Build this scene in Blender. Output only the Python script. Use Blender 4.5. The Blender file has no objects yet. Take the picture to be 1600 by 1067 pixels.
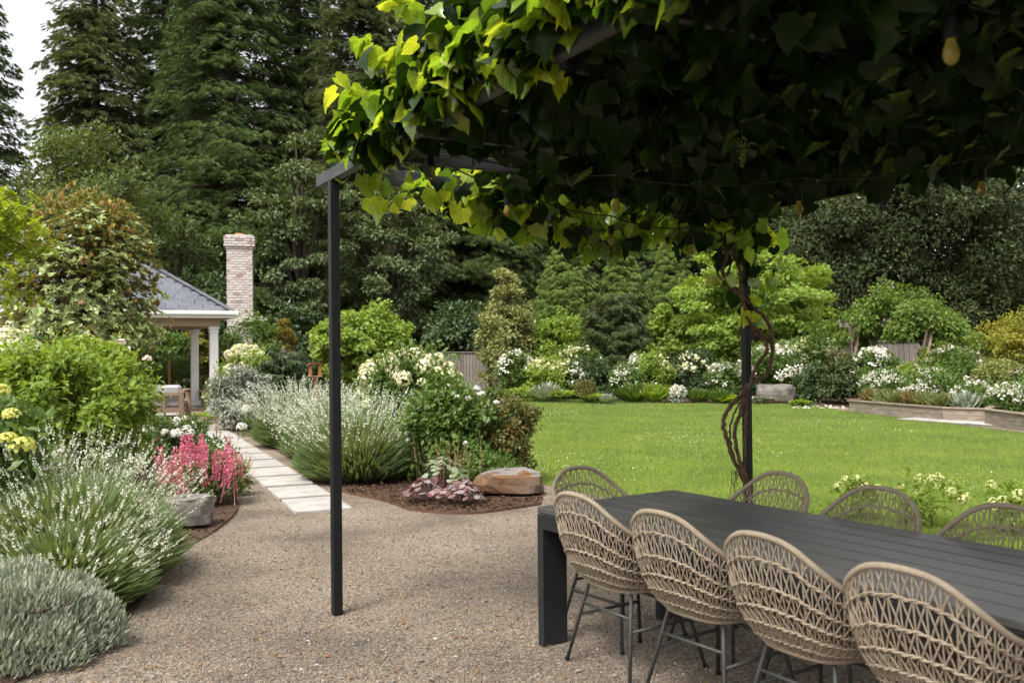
import bpy, math, random
import numpy as np
from mathutils import Vector, Matrix

SC = bpy.context.scene
COL = SC.collection
rng = np.random.default_rng(11)
random.seed(5)
R = math.radians

# ------------------------------------------------------------------ camera
F, PITCH, ROLL, EYE = 1433.5, 0.0095, -0.0104, 1.603


def cam_axes():
    cp, sp = math.cos(PITCH), math.sin(PITCH)
    fwd, up, right = np.array([0, cp, sp]), np.array([0, -sp, cp]), np.array([1.0, 0, 0])
    c, s = math.cos(ROLL), math.sin(ROLL)
    return c * right + s * up, -s * right + c * up, fwd


AX, AY, AZ = cam_axes()
cam = bpy.data.cameras.new('camera')
cam.sensor_width = 36
cam.lens = F / 1600 * 36
cam.clip_start, cam.clip_end = 0.05, 2000
cam.dof.use_dof = True
cam.dof.focus_distance = 9.0
cam.dof.aperture_fstop = 4.0
cam_ob = bpy.data.objects.new('camera', cam)
COL.objects.link(cam_ob)
M = Matrix((tuple(AX), tuple(AY), tuple(-AZ))).transposed().to_4x4()
M.translation = (0, 0, EYE)
cam_ob.matrix_world = M
SC.camera = cam_ob

# ------------------------------------------------------------------ sky, sun, exposure (bright overcast day)
SUN_EL, SUN_AZ = R(58), R(215)          # azimuth clockwise from +y
world = bpy.data.worlds.new('World')
SC.world = world
world.use_nodes = True
wn, wl = world.node_tree.nodes, world.node_tree.links
wn.clear()
sky = wn.new('ShaderNodeTexSky')
sky.sky_type = 'NISHITA'
sky.sun_disc = False
sky.sun_elevation = SUN_EL
sky.sun_rotation = SUN_AZ
sky.air_density, sky.dust_density, sky.ozone_density = 1.0, 4.0, 1.0
hs = wn.new('ShaderNodeHueSaturation')
hs.inputs['Saturation'].default_value = 0.10
bg = wn.new('ShaderNodeBackground')
bg.inputs['Strength'].default_value = 0.15
wo = wn.new('ShaderNodeOutputWorld')
wl.new(sky.outputs[0], hs.inputs['Color'])
wl.new(hs.outputs[0], bg.inputs['Color'])
wl.new(bg.outputs[0], wo.inputs['Surface'])
sun = bpy.data.lights.new('sun', 'SUN')
sun.energy, sun.angle, sun.color = 1.5, R(14), (1.0, 0.96, 0.9)
sun_ob = bpy.data.objects.new('sun', sun)
COL.objects.link(sun_ob)
sd = Vector((math.sin(SUN_AZ) * math.cos(SUN_EL), math.cos(SUN_AZ) * math.cos(SUN_EL), math.sin(SUN_EL)))
sun_ob.rotation_euler = sd.to_track_quat('Z', 'Y').to_euler()
SC.view_settings.view_transform = 'Standard'
SC.view_settings.look = 'None'
SC.view_settings.exposure = 1.32
SC.view_settings.gamma = 1.0
SC.view_settings.use_curve_mapping = False
try:
    SC.cycles.max_bounces = 6
    SC.cycles.diffuse_bounces = 3
    SC.cycles.glossy_bounces = 2
    SC.cycles.transmission_bounces = 4
    SC.cycles.use_denoising = True
except Exception:
    pass


# ------------------------------------------------------------------ survey helpers: a sight line of the camera to a point of the place
def ray(px, py):
    return AX * (px - 800) / F - AY * (py - 533.5) / F + AZ


def G(px, py, z=0.0):
    d = ray(px, py)
    t = (z - EYE) / d[2]
    return np.array([d[0] * t, d[1] * t, z])


def AT(px, py, y):
    d = ray(px, py)
    t = y / d[1]
    return np.array([d[0] * t, y, EYE + d[2] * t])


def spot(p0, p1, top, d):
    a = AT((p0 + p1) / 2, top, d)
    return a[0], d, a[2], (p1 - p0) / F * d


# ------------------------------------------------------------------ mesh helpers
class Geo:
    def __init__(s):
        s.V, s.Fs, s.n, s.A = [], [], 0, []

    def add(s, V, Fc, m=0):
        V = np.asarray(V, float).reshape(-1, 3)
        Fc = np.asarray(Fc, np.int64)
        s.V.append(V)
        s.Fs.append((Fc + s.n, m))
        s.n += len(V)

    def mesh(s, name, mats, smooth=False):
        V = np.concatenate(s.V)
        loops = np.concatenate([f.ravel() for f, m in s.Fs])
        tot = np.concatenate([np.full(len(f), f.shape[1]) for f, m in s.Fs])
        mi = np.concatenate([np.full(len(f), m) for f, m in s.Fs])
        st = np.concatenate([[0], np.cumsum(tot)[:-1]])
        me = bpy.data.meshes.new(name)
        me.vertices.add(len(V))
        me.vertices.foreach_set('co', V.astype(np.float32).ravel())
        me.loops.add(len(loops))
        me.loops.foreach_set('vertex_index', loops.astype(np.int32))
        me.polygons.add(len(tot))
        me.polygons.foreach_set('loop_start', st.astype(np.int32))
        me.polygons.foreach_set('material_index', mi.astype(np.int32))
        me.polygons.foreach_set('use_smooth', np.full(len(tot), smooth))
        for m in mats if isinstance(mats, (list, tuple)) else [mats]:
            me.materials.append(m)
        if s.A and sum(len(a) for a in s.A) == len(V):
            at = me.attributes.new('leafco', 'FLOAT_VECTOR', 'POINT')
            at.data.foreach_set('vector', np.concatenate(s.A).astype(np.float32).ravel())
        me.update(calc_edges=True)
        return me


def link(name, me, parent=None, loc=None, rot=None, scale=None):
    o = bpy.data.objects.new(name, me)
    COL.objects.link(o)
    if parent is not None:
        o.parent = parent
    if loc is not None:
        o.location = tuple(float(v) for v in loc)
    if rot is not None:
        o.rotation_euler = rot
    if scale is not None:
        o.scale = (scale,) * 3 if isinstance(scale, (int, float)) else scale
    return o


def obj(name, geo, mats, parent=None, smooth=False, kind=None, loc=None, label=None):
    o = link(name, geo.mesh(name, mats, smooth), parent, loc)
    if kind:
        o['kind'] = kind
    if label:
        o['label'] = label
    return o


def tag(o, label, cat, group=None):
    o['label'], o['category'] = label, cat
    if group:
        o['group'] = group
    return o


def thing(name, label, cat, loc=(0, 0, 0), rz=0.0, group=None):
    o = bpy.data.objects.new(name, None)
    o.empty_display_size = 0.2
    COL.objects.link(o)
    o.location = tuple(float(v) for v in loc)
    o.rotation_euler = (0, 0, rz)
    return tag(o, label, cat, group)


def copy_tree(o, parent=None):
    c = o.copy()
    COL.objects.link(c)
    if parent is not None:
        c.parent = parent
    for ch in list(o.children):
        copy_tree(ch, c)
    return c


CUBE_V = np.array([[x, y, z] for z in (-.5, .5) for y in (-.5, .5) for x in (-.5, .5)])
CUBE_F = np.array([[0, 2, 3, 1], [4, 5, 7, 6], [0, 1, 5, 4], [2, 6, 7, 3], [0, 4, 6, 2], [1, 3, 7, 5]])


def bevel_box(sx, sy, sz, b):
    # box with chamfered edges, 24 corner points
    V, idx = [], {}
    for cx in (-1, 1):
        for cy in (-1, 1):
            for cz in (-1, 1):
                for ax in range(3):
                    p = [cx * (sx / 2 - b), cy * (sy / 2 - b), cz * (sz / 2 - b)]
                    p[ax] += (cx, cy, cz)[ax] * b
                    idx[(cx, cy, cz, ax)] = len(V)
                    V.append(p)
    quads, tris = [], []
    I = idx
    for ax in range(3):
        u, v = [(1, 2), (2, 0), (0, 1)][ax]
        for s in (-1, 1):
            q = []
            for a, c in ((-1, -1), (1, -1), (1, 1), (-1, 1)):
                k = [0, 0, 0]
                k[ax], k[u], k[v] = s, a, c
                q.append(I[(*k, ax)])
            quads.append(q if s > 0 else q[::-1])
        for a in (-1, 1):
            for c in (-1, 1):
                k0, k1 = [0, 0, 0], [0, 0, 0]
                k0[u] = k1[u] = a
                k0[v] = k1[v] = c
                k0[ax], k1[ax] = -1, 1
                q = [I[(*k0, u)], I[(*k1, u)], I[(*k1, v)], I[(*k0, v)]]
                quads.append(q if a * c < 0 else q[::-1])
    for cx in (-1, 1):
        for cy in (-1, 1):
            for cz in (-1, 1):
                t = [I[(cx, cy, cz, i)] for i in range(3)]
                tris.append(t if cx * cy * cz > 0 else t[::-1])
    return np.array(V), np.array(quads), np.array(tris)


def box(g, c, s, rz=0.0, b=0.0, m=0):
    c = np.asarray(c, float)
    ca, sa = math.cos(rz), math.sin(rz)
    Rm = np.array([[ca, sa, 0], [-sa, ca, 0], [0, 0, 1]])
    if b > 0:
        V, q, t = bevel_box(*s, b)
        V = V @ Rm + c
        n = g.n
        g.add(V, q, m)
        g.Fs.append((t + n, m))
    else:
        g.add((CUBE_V * np.array(s)) @ Rm + c, CUBE_F, m)


def beam(g, p, q, w, h, m=0, up=(0, 0, 1), b=0.0):
    p, q = np.asarray(p, float), np.asarray(q, float)
    d = q - p
    L = np.linalg.norm(d)
    d = d / L
    upv = np.asarray(up, float)
    if abs(d @ upv) > .98:
        upv = np.array([1.0, 0, 0])
    r = np.cross(d, upv)
    r /= np.linalg.norm(r)
    u = np.cross(r, d)
    B = np.stack([r, d, u])
    if b > 0:
        V, qd, t = bevel_box(w, L, h, b)
        n = g.n
        g.add(V @ B + (p + q) / 2, qd, m)
        g.Fs.append((t + n, m))
    else:
        g.add((CUBE_V * np.array([w, L, h])) @ B + (p + q) / 2, CUBE_F, m)


def tube(g, path, rad, sides=6, m=0, cap=True):
    P = np.asarray(path, float)
    n = len(P)
    r = np.broadcast_to(np.asarray(rad, float), (n,))
    T = np.gradient(P, axis=0)
    T /= np.linalg.norm(T, axis=1)[:, None] + 1e-9
    a = np.array([0, 0, 1.0]) if abs(T[0][2]) < .9 else np.array([1.0, 0, 0])
    N = np.cross(T[0], a)
    N /= np.linalg.norm(N)
    V = []
    ang = np.arange(sides) * 2 * math.pi / sides
    for i in range(n):
        N = N - T[i] * (N @ T[i])
        N /= np.linalg.norm(N) + 1e-9
        Bn = np.cross(T[i], N)
        V.append(P[i] + r[i] * (np.cos(ang)[:, None] * N + np.sin(ang)[:, None] * Bn))
    V = np.concatenate(V)
    Fc = []
    for i in range(n - 1):
        for k in range(sides):
            k2 = (k + 1) % sides
            Fc.append([i * sides + k, i * sides + k2, (i + 1) * sides + k2, (i + 1) * sides + k])
    n0 = g.n
    g.add(V, Fc, m)
    if cap:
        g.Fs.append((np.array([list(range(sides))[::-1]]) + n0, m))
        g.Fs.append((np.array([[(n - 1) * sides + k for k in range(sides)]]) + n0, m))


def unit(a):
    return a / (np.linalg.norm(a, axis=-1, keepdims=True) + 1e-9)


def rdir(n):
    return unit(rng.normal(size=(n, 3)))


def put(g, T, P, D, N, S, m=0, co=False):
    """copies of template T=(V,F): x across, y along D, z along N"""
    V, Fc = T
    P, D, N = np.asarray(P, float), unit(np.asarray(D, float)), np.asarray(N, float)
    n, k = len(P), len(V)
    if n == 0:
        return
    Rr = unit(np.cross(D, N))
    Nn = np.cross(Rr, D)
    S = np.broadcast_to(np.asarray(S, float), (n,))[:, None, None]
    if co:
        g.A.append(np.tile(V, (n, 1)))
    out = P[:, None] + S * (V[None, :, 0:1] * Rr[:, None] + V[None, :, 1:2] * D[:, None] + V[None, :, 2:3] * Nn[:, None])
    g.add(out.reshape(-1, 3), (Fc[None] + (np.arange(n) * k)[:, None, None]).reshape(-1, Fc.shape[1]), m)


def T_(V, Fc):
    return np.array(V, float), np.array(Fc)


LEAF = T_([[0, 0, 0], [.3, .42, .09], [0, 1, -.05], [-.3, .42, .09]], [[0, 1, 2], [0, 2, 3]])
LEAF_N = T_([[0, 0, 0], [.13, .45, .04], [0, 1, -.06], [-.13, .45, .04]], [[0, 1, 2], [0, 2, 3]])
LEAF4 = T_([[0, 0, 0], [.26, .3, .07], [.24, .62, .05], [0, 1, -.12], [-.24, .62, .05], [-.26, .3, .07], [0, .5, -.02]],
           [[0, 1, 6], [1, 2, 6], [2, 3, 6], [3, 4, 6], [4, 5, 6], [5, 0, 6]])
LEAF_R = T_([[0, 0, 0], [.42, .25, .06], [.46, .62, .08], [0, 1, -.06], [-.46, .62, .08], [-.42, .25, .06], [0, .5, -.02]],
            [[0, 1, 6], [1, 2, 6], [2, 3, 6], [3, 4, 6], [4, 5, 6], [5, 0, 6]])
BLADE = T_([[-.05, 0, 0], [.05, 0, 0], [0, 1, -.12]], [[0, 1, 2]])
NEEDLE = T_([[0, 0, 0], [.05, .5, .0], [0, 1, -.05], [-.05, .5, .0]], [[0, 1, 2], [0, 2, 3]])


def fan(k, spread, w, droop):
    """a flat spray of k narrow leaflets"""
    V, Fc = [], []
    for i in range(k):
        a = (i / (k - 1) - .5) * 2 * spread if k > 1 else 0
        l = 1 - .35 * abs(i / (k - 1) - .5) * 2 if k > 1 else 1
        dx, dy = math.sin(a), math.cos(a)
        n = len(V)
        V += [[0, 0, 0], [dx * l * .5 + dy * w, dy * l * .5 - dx * w, -.1 * droop], [dx * l, dy * l, -droop * l], [dx * l * .5 - dy * w, dy * l * .5 + dx * w, -.1 * droop]]
        Fc += [[n, n + 1, n + 2], [n, n + 2, n + 3]]
    return T_(V, Fc)


SPRAY = fan(5, 1.15, .075, .32)
SPRAY3 = fan(3, .8, .1, .25)
SPRAY8 = fan(8, 1.25, .042, .26)


def poly_sheet(name, pts, z, m, kind='structure', parent=None, step=None):
    P = [np.array([p[0], p[1], z]) for p in pts]
    g = Geo()
    g.add(P, [list(range(len(P)))])
    return obj(name, g, m, parent, kind=kind)


def inside(pts, P):
    x, y = P[:, 0], P[:, 1]
    r = np.zeros(len(P), bool)
    n = len(pts)
    for i in range(n):
        x0, y0 = pts[i][0], pts[i][1]
        x1, y1 = pts[(i + 1) % n][0], pts[(i + 1) % n][1]
        c = ((y0 > y) != (y1 > y)) & (x < (x1 - x0) * (y - y0) / (y1 - y0 + 1e-12) + x0)
        r ^= c
    return r


def smooth_curve(pts, per=8):
    P = np.array([list(p) for p in pts], float)
    Q = np.vstack([2 * P[0] - P[1], P, 2 * P[-1] - P[-2]])
    out = []
    for i in range(1, len(Q) - 2):
        for k in range(per):
            t = k / per
            a, b, c, d = Q[i - 1], Q[i], Q[i + 1], Q[i + 2]
            out.append(.5 * ((2 * b) + (c - a) * t + (2 * a - 5 * b + 4 * c - d) * t * t + (3 * b - a - 3 * c + d) * t ** 3))
    out.append(P[-1])
    return np.array(out)


# ------------------------------------------------------------------ materials
def node_mat(name):
    m = bpy.data.materials.new(name)
    m.use_nodes = True
    nt = m.node_tree
    nt.nodes.clear()
    return m, nt.nodes, nt.links


def ramp(nodes, cols, interp='LINEAR'):
    r = nodes.new('ShaderNodeValToRGB')
    r.color_ramp.interpolation = interp
    el = r.color_ramp.elements
    while len(el) < len(cols):
        el.new(0.5)
    for i, c in enumerate(cols):
        if len(c) == 4:
            el[i].position, c = c[3], c[:3]
        else:
            el[i].position = i / max(1, len(cols) - 1)
        el[i].color = (*c, 1)
    return r


def patches(n, l, col, sc):
    tc, mp, nz, wv = n.new('ShaderNodeTexCoord'), n.new('ShaderNodeMapping'), n.new('ShaderNodeTexNoise'), n.new('ShaderNodeTexWave')
    mp.inputs['Rotation'].default_value = (0, 0, .35)
    l.new(tc.outputs['Object'], mp.inputs['Vector'])
    nz.inputs['Scale'].default_value, nz.inputs['Detail'].default_value = sc, 5
    l.new(tc.outputs['Object'], nz.inputs['Vector'])
    wv.bands_direction = 'Y'
    wv.inputs['Scale'].default_value, wv.inputs['Distortion'].default_value = .16, .6
    l.new(mp.outputs[0], wv.inputs['Vector'])
    for out, cols in ((nz.outputs['Fac'], [(.66, .76, .9, .30), (1.0, 1, 1, .5), (1.28, 1.14, 1.05, .70)]), (wv.outputs['Fac'], [(.93, .95, 1, .3), (1.06, 1.04, 1, .7)])):
        r2 = ramp(n, cols)
        l.new(out, r2.inputs[0])
        mx = n.new('ShaderNodeMix')
        mx.data_type, mx.blend_type = 'RGBA', 'MULTIPLY'
        mx.inputs['Factor'].default_value = 1
        l.new(col, mx.inputs[6])
        l.new(r2.outputs[0], mx.inputs[7])
        col = mx.outputs[2]
    return col


def veins(n, l, col):
    """five pale main veins from the leaf's stalk, from its own coordinates"""
    at, sp = n.new('ShaderNodeAttribute'), n.new('ShaderNodeSeparateXYZ')
    at.attribute_name = 'leafco'
    l.new(at.outputs['Vector'], sp.inputs[0])

    def mth(op, a, b=None):
        q = n.new('ShaderNodeMath')
        q.operation = op
        for i_, v_ in enumerate((a, b)):
            if v_ is None:
                continue
            if isinstance(v_, (int, float)):
                q.inputs[i_].default_value = v_
            else:
                l.new(v_, q.inputs[i_])
        return q.outputs[0]
    x, y = sp.outputs[0], sp.outputs[1]
    ang = mth('ARCTAN2', x, mth('ADD', y, .05))
    rad = mth('SQRT', mth('ADD', mth('MULTIPLY', x, x), mth('MULTIPLY', y, y)))
    fr = mth('ABSOLUTE', mth('SUBTRACT', mth('FRACT', mth('ADD', mth('DIVIDE', ang, .68), 10.5)), .5))
    main = mth('LESS_THAN', mth('MULTIPLY', fr, rad), .016)
    side = mth('LESS_THAN', mth('ABSOLUTE', mth('SUBTRACT', mth('FRACT', mth('ADD', mth('MULTIPLY', rad, 7.0), mth('MULTIPLY', fr, -2.2))), .5)), .07)
    msk = mth('MAXIMUM', mth('MULTIPLY', main, .55), mth('MULTIPLY', side, .22))
    mx = n.new('ShaderNodeMix')
    mx.data_type = 'RGBA'
    l.new(msk, mx.inputs['Factor'])
    l.new(col, mx.inputs[6])
    vc = n.new('ShaderNodeMix')
    vc.data_type, vc.blend_type = 'RGBA', 'MULTIPLY'
    vc.inputs['Factor'].default_value = 1
    vc.inputs[7].default_value = (2.3, 1.9, 2.0, 1)
    l.new(col, vc.inputs[6])
    l.new(vc.outputs[2], mx.inputs[7])
    nz, tc = n.new('ShaderNodeTexNoise'), n.new('ShaderNodeTexCoord')
    nz.inputs['Scale'].default_value = 14
    l.new(tc.outputs['Object'], nz.inputs['Vector'])
    r2 = ramp(n, [(.75, .78, .7, .35), (1.15, 1.1, 1.1, .65)])
    l.new(nz.outputs['Fac'], r2.inputs[0])
    m2 = n.new('ShaderNodeMix')
    m2.data_type, m2.blend_type = 'RGBA', 'MULTIPLY'
    m2.inputs['Factor'].default_value = 1
    l.new(mx.outputs[2], m2.inputs[6])
    l.new(r2.outputs[0], m2.inputs[7])
    return m2.outputs[2]


def leaf_mat(name, cols, trans=.3, rough=.5, spec=.3, back=None, tboost=1.5, patch=None, vein=False):
    """two-sided leaf: a colour per leaf, light passing through; optional other colour on the underside"""
    m, n, l = node_mat(name)
    geo, oi = n.new('ShaderNodeNewGeometry'), n.new('ShaderNodeObjectInfo')
    ad, fr = n.new('ShaderNodeMath'), n.new('ShaderNodeMath')
    ad.operation, fr.operation = 'ADD', 'FRACT'
    l.new(geo.outputs['Random Per Island'], ad.inputs[0])
    l.new(oi.outputs['Random'], ad.inputs[1])
    l.new(ad.outputs[0], fr.inputs[0])
    rp = ramp(n, cols)
    l.new(fr.outputs[0], rp.inputs[0])
    col = rp.outputs[0]
    if patch:
        col = patches(n, l, col, patch)
    if vein:
        col = veins(n, l, col)
    if back:
        mx = n.new('ShaderNodeMix')
        mx.data_type = 'RGBA'
        rb = ramp(n, back)
        l.new(fr.outputs[0], rb.inputs[0])
        l.new(geo.outputs['Backfacing'], mx.inputs['Factor'])
        l.new(col, mx.inputs[6])
        l.new(rb.outputs[0], mx.inputs[7])
        col = mx.outputs[2]
    p, t, ms, o = n.new('ShaderNodeBsdfPrincipled'), n.new('ShaderNodeBsdfTranslucent'), n.new('ShaderNodeMixShader'), n.new('ShaderNodeOutputMaterial')
    p.inputs['Roughness'].default_value = rough
    p.inputs['Specular IOR Level'].default_value = spec
    l.new(col, p.inputs['Base Color'])
    tb = n.new('ShaderNodeMix')
    tb.data_type, tb.blend_type = 'RGBA', 'MULTIPLY'
    tb.inputs['Factor'].default_value = 1
    tb.inputs[7].default_value = (tboost * 1.15, tboost, tboost * .45, 1)
    l.new(col if (vein or patch) else rp.outputs[0], tb.inputs[6])
    l.new(tb.outputs[2], t.inputs['Color'])
    ms.inputs[0].default_value = trans
    l.new(p.outputs[0], ms.inputs[1])
    l.new(t.outputs[0], ms.inputs[2])
    l.new(ms.outputs[0], o.inputs['Surface'])
    return m


def solid(name, c1, c2=None, rough=.6, scale=8.0, bump=0.0, bscale=40.0, spec=.4, stretch=(1, 1, 1), island=None, metal=0.0, coord='Object', detail=6):
    """surface with mottled colour and fine relief"""
    m, n, l = node_mat(name)
    p, o = n.new('ShaderNodeBsdfPrincipled'), n.new('ShaderNodeOutputMaterial')
    tc, mp = n.new('ShaderNodeTexCoord'), n.new('ShaderNodeMapping')
    mp.inputs['Scale'].default_value = stretch
    l.new(tc.outputs[coord], mp.inputs['Vector'])
    if c2 is None:
        c2 = tuple(v * .8 for v in c1)
    nz = n.new('ShaderNodeTexNoise')
    nz.inputs['Scale'].default_value = scale
    nz.inputs['Detail'].default_value = detail
    l.new(mp.outputs[0], nz.inputs['Vector'])
    rp = ramp(n, [(*c1, .3), (*c2, .7)])
    l.new(nz.outputs['Fac'], rp.inputs[0])
    col = rp.outputs[0]
    if island:
        geo, oi = n.new('ShaderNodeNewGeometry'), n.new('ShaderNodeObjectInfo')
        ad, fr = n.new('ShaderNodeMath'), n.new('ShaderNodeMath')
        ad.operation, fr.operation = 'ADD', 'FRACT'
        l.new(geo.outputs['Random Per Island'], ad.inputs[0])
        l.new(oi.outputs['Random'], ad.inputs[1])
        l.new(ad.outputs[0], fr.inputs[0])
        ri = ramp(n, island)
        l.new(fr.outputs[0], ri.inputs[0])
        mx = n.new('ShaderNodeMix')
        mx.data_type, mx.blend_type = 'RGBA', 'MULTIPLY'
        mx.inputs['Factor'].default_value = 1
        l.new(col, mx.inputs[6])
        l.new(ri.outputs[0], mx.inputs[7])
        col = mx.outputs[2]
    l.new(col, p.inputs['Base Color'])
    p.inputs['Roughness'].default_value = rough
    p.inputs['Specular IOR Level'].default_value = spec
    p.inputs['Metallic'].default_value = metal
    if bump > 0:
        nb, bm = n.new('ShaderNodeTexNoise'), n.new('ShaderNodeBump')
        nb.inputs['Scale'].default_value = bscale
        nb.inputs['Detail'].default_value = 8
        l.new(mp.outputs[0], nb.inputs['Vector'])
        bm.inputs['Strength'].default_value = bump
        bm.inputs['Distance'].default_value = .02
        l.new(nb.outputs['Fac'], bm.inputs['Height'])
        l.new(bm.outputs[0], p.inputs['Normal'])
    l.new(p.outputs[0], o.inputs['Surface'])
    return m


def grit_mat(name, cols, scale, patch, bump=.6):
    """loose grit: one colour per stone cell, larger damp patches, cell relief"""
    m, n, l = node_mat(name)
    p, o, tc = n.new('ShaderNodeBsdfPrincipled'), n.new('ShaderNodeOutputMaterial'), n.new('ShaderNodeTexCoord')
    vo, nz, sep = n.new('ShaderNodeTexVoronoi'), n.new('ShaderNodeTexNoise'), n.new('ShaderNodeSeparateColor')
    vo.inputs['Scale'].default_value = scale
    l.new(tc.outputs['Object'], vo.inputs['Vector'])
    l.new(vo.outputs['Color'], sep.inputs[0])
    rp = ramp(n, cols)
    l.new(sep.outputs[0], rp.inputs[0])
    nz.inputs['Scale'].default_value = patch
    nz.inputs['Detail'].default_value = 5
    l.new(tc.outputs['Object'], nz.inputs['Vector'])
    r2 = ramp(n, [(.62, .60, .58, .34), (.98, .94, .88, .5), (1.15, 1.12, 1.06, .68)])
    l.new(nz.outputs['Fac'], r2.inputs[0])
    mx = n.new('ShaderNodeMix')
    mx.data_type, mx.blend_type = 'RGBA', 'MULTIPLY'
    mx.inputs['Factor'].default_value = 1
    l.new(rp.outputs[0], mx.inputs[6])
    l.new(r2.outputs[0], mx.inputs[7])
    l.new(mx.outputs[2], p.inputs['Base Color'])
    p.inputs['Roughness'].default_value = .85
    p.inputs['Specular IOR Level'].default_value = .2
    bm = n.new('ShaderNodeBump')
    bm.inputs['Strength'].default_value = bump
    bm.inputs['Distance'].default_value = .012
    bm.invert = True
    l.new(vo.outputs['Distance'], bm.inputs['Height'])
    l.new(bm.outputs[0], p.inputs['Normal'])
    l.new(p.outputs[0], o.inputs['Surface'])
    return m


GRAVEL_COLS = [(0.0513, 0.046, 0.0435), (0.2029, 0.166, 0.1252), (0.1175, 0.1006, 0.087), (0.3204, 0.2677, 0.2121), (0.0726, 0.0664, 0.0631), (0.2349, 0.1606, 0.1001), (0.1495, 0.1284, 0.1109), (0.4058, 0.3587, 0.2992)]
m_gravel = grit_mat('gravel', GRAVEL_COLS, 130, .9)
m_mulch = grit_mat('mulch', [(.045, .026, .018), (.09, .052, .035), (.03, .019, .014), (.12, .075, .05)], 60, 1.5)
m_forest = grit_mat('forest_floor', [(.02, .024, .012), (.035, .035, .018), (.025, .02, .014)], 12, .3)
m_patio = grit_mat('patio_grit', [(.22, .16, .12), (.30, .22, .17), (.26, .2, .16)], 60, .8, .3)
m_stone_chip = solid('stone_chip', (.9, .9, .9), rough=.85, spec=.2, island=GRAVEL_COLS)
m_chip = solid('bark_chip', (.9, .9, .9), rough=.9, spec=.1, island=[(.05, .03, .02), (.13, .075, .045), (.035, .022, .016), (.18, .10, .06)])
m_litter = leaf_mat('fallen_leaf', [(0.21, 0.08, 0.03), (0.266, 0.16, 0.06), (0.14, 0.072, 0.04), (0.315, 0.304, 0.3)], trans=.1)
m_lawn = solid('lawn_soil', (.092, .135, .012), (.138, .19, .02), rough=.9, scale=1.2, bump=.5, bscale=60, spec=.1)
m_grass = leaf_mat('grass_blade', [(0.0868, 0.1437, 0.035), (0.1447, 0.195, 0.0629), (0.1158, 0.1694, 0.0453), (0.1929, 0.2258, 0.1221)], trans=.35, spec=.15, patch=.55)
m_clover = leaf_mat('clover_flower', [(.6, .62, .45), (.7, .7, .6)], trans=.1, tboost=.9)
m_paver = solid('paver_stone', (.41, .385, .355), (.29, .27, .245), rough=.8, scale=4, bump=.25, bscale=90, spec=.25, island=[(.88, .88, .88), (1.06, 1.05, 1.03)])
m_black = solid('black_steel', (.006, .0065, .007), (.009, .0095, .010), rough=.5, scale=14, spec=.25)
m_rail = solid('weathered_beam', (.016, .017, .019), (.045, .045, .048), rough=.5, scale=5, stretch=(1, 1, 7), spec=.4)
m_table = solid('charcoal_table', (.046, .046, .046), (.105, .097, .083), rough=.42, scale=2.2, bump=.08, bscale=70, spec=.4)
m_tabledark = solid('charcoal_frame', (.010, .011, .0125), (.014, .015, .016), rough=.5, scale=6, spec=.4)
m_rope = solid('tan_rope', (.28, .225, .16), (.35, .285, .21), rough=.85, scale=30, bump=.5, bscale=260, spec=.15)
m_leg = solid('grey_chair_leg', (.030, .032, .030), (.045, .047, .043), rough=.5, scale=30, spec=.4)
m_bark = solid('bark', (.045, .033, .025), (.085, .065, .05), rough=.95, scale=6, stretch=(3, 3, .5), bump=.9, bscale=12, spec=.1)
m_cane = solid('vine_bark', (.065, .038, .025), (.17, .105, .068), rough=.9, scale=20, stretch=(3, 3, .4), bump=.8, bscale=40, spec=.15)
m_white = solid('white_paint', (.78, .78, .76), (.72, .72, .70), rough=.5, scale=2)
m_tan = solid('tan_soffit', (.44, .35, .265), (.40, .32, .24), rough=.7, scale=2)
m_shingle = solid('slate_shingle', (.10, .105, .12), (.14, .145, .16), rough=.9, scale=14, bump=.4, bscale=60, spec=.2, island=[(.7, .7, .72), (1.1, 1.1, 1.1), (.9, .9, .9)])
m_brick = solid('limewashed_brick', (.44, .385, .355), (.52, .48, .455), rough=.9, scale=9, bump=.3, bscale=50, spec=.15, island=[(.66, .48, .42), (1.0, .97, .95), (1.08, 1.08, 1.08), (.84, .73, .68), (1.0, .98, .96), (.92, .86, .82)])
m_mortar = solid('mortar', (.46, .42, .39), (.40, .36, .33), rough=.95, scale=9)
m_terracotta = solid('terracotta', (.42, .16, .08), rough=.8)
m_board = solid('weathered_board', (.20, .175, .155), (.12, .105, .095), rough=.9, scale=6, stretch=(6, 6, .6), bump=.4, bscale=30, spec=.15, island=[(.75, .75, .76), (1.12, 1.08, 1.02), (.95, .93, .92)])
m_bedwood = solid('bed_timber', (.26, .215, .165), (.15, .125, .10), rough=.9, scale=4, stretch=(1, 1, 4), bump=.4, bscale=30, spec=.15, island=[(.85, .85, .85), (1.1, 1.08, 1.06)])
m_rust = solid('rusted_steel', (.12, .055, .028), (.06, .032, .02), rough=.85, scale=20)
m_rock = solid('grey_boulder', (.185, .165, .145), (.085, .075, .066), rough=.9, scale=5, bump=.8, bscale=14, spec=.2)
m_rock2 = solid('ochre_boulder', (.17, .075, .026), (.095, .075, .058), rough=.85, scale=4.5, bump=.8, bscale=12, spec=.25)
m_rock2top = solid('boulder_top', (.20, .185, .165), (.125, .112, .10), rough=.85, scale=6, bump=.6, bscale=20, spec=.25)
m_cushion = solid('grey_cushion', (.42, .41, .41), (.37, .36, .36), rough=.95, scale=10)
m_teak = solid('teak', (.35, .25, .17), (.27, .19, .13), rough=.7, scale=5, stretch=(1, 1, 6))
m_cedar = solid('orange_cedar', (.27, .12, .04), (.2, .085, .03), rough=.6, scale=6)
m_redroof = solid('red_tin_roof', (.22, .05, .035), rough=.5)
m_bulb = None


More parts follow.
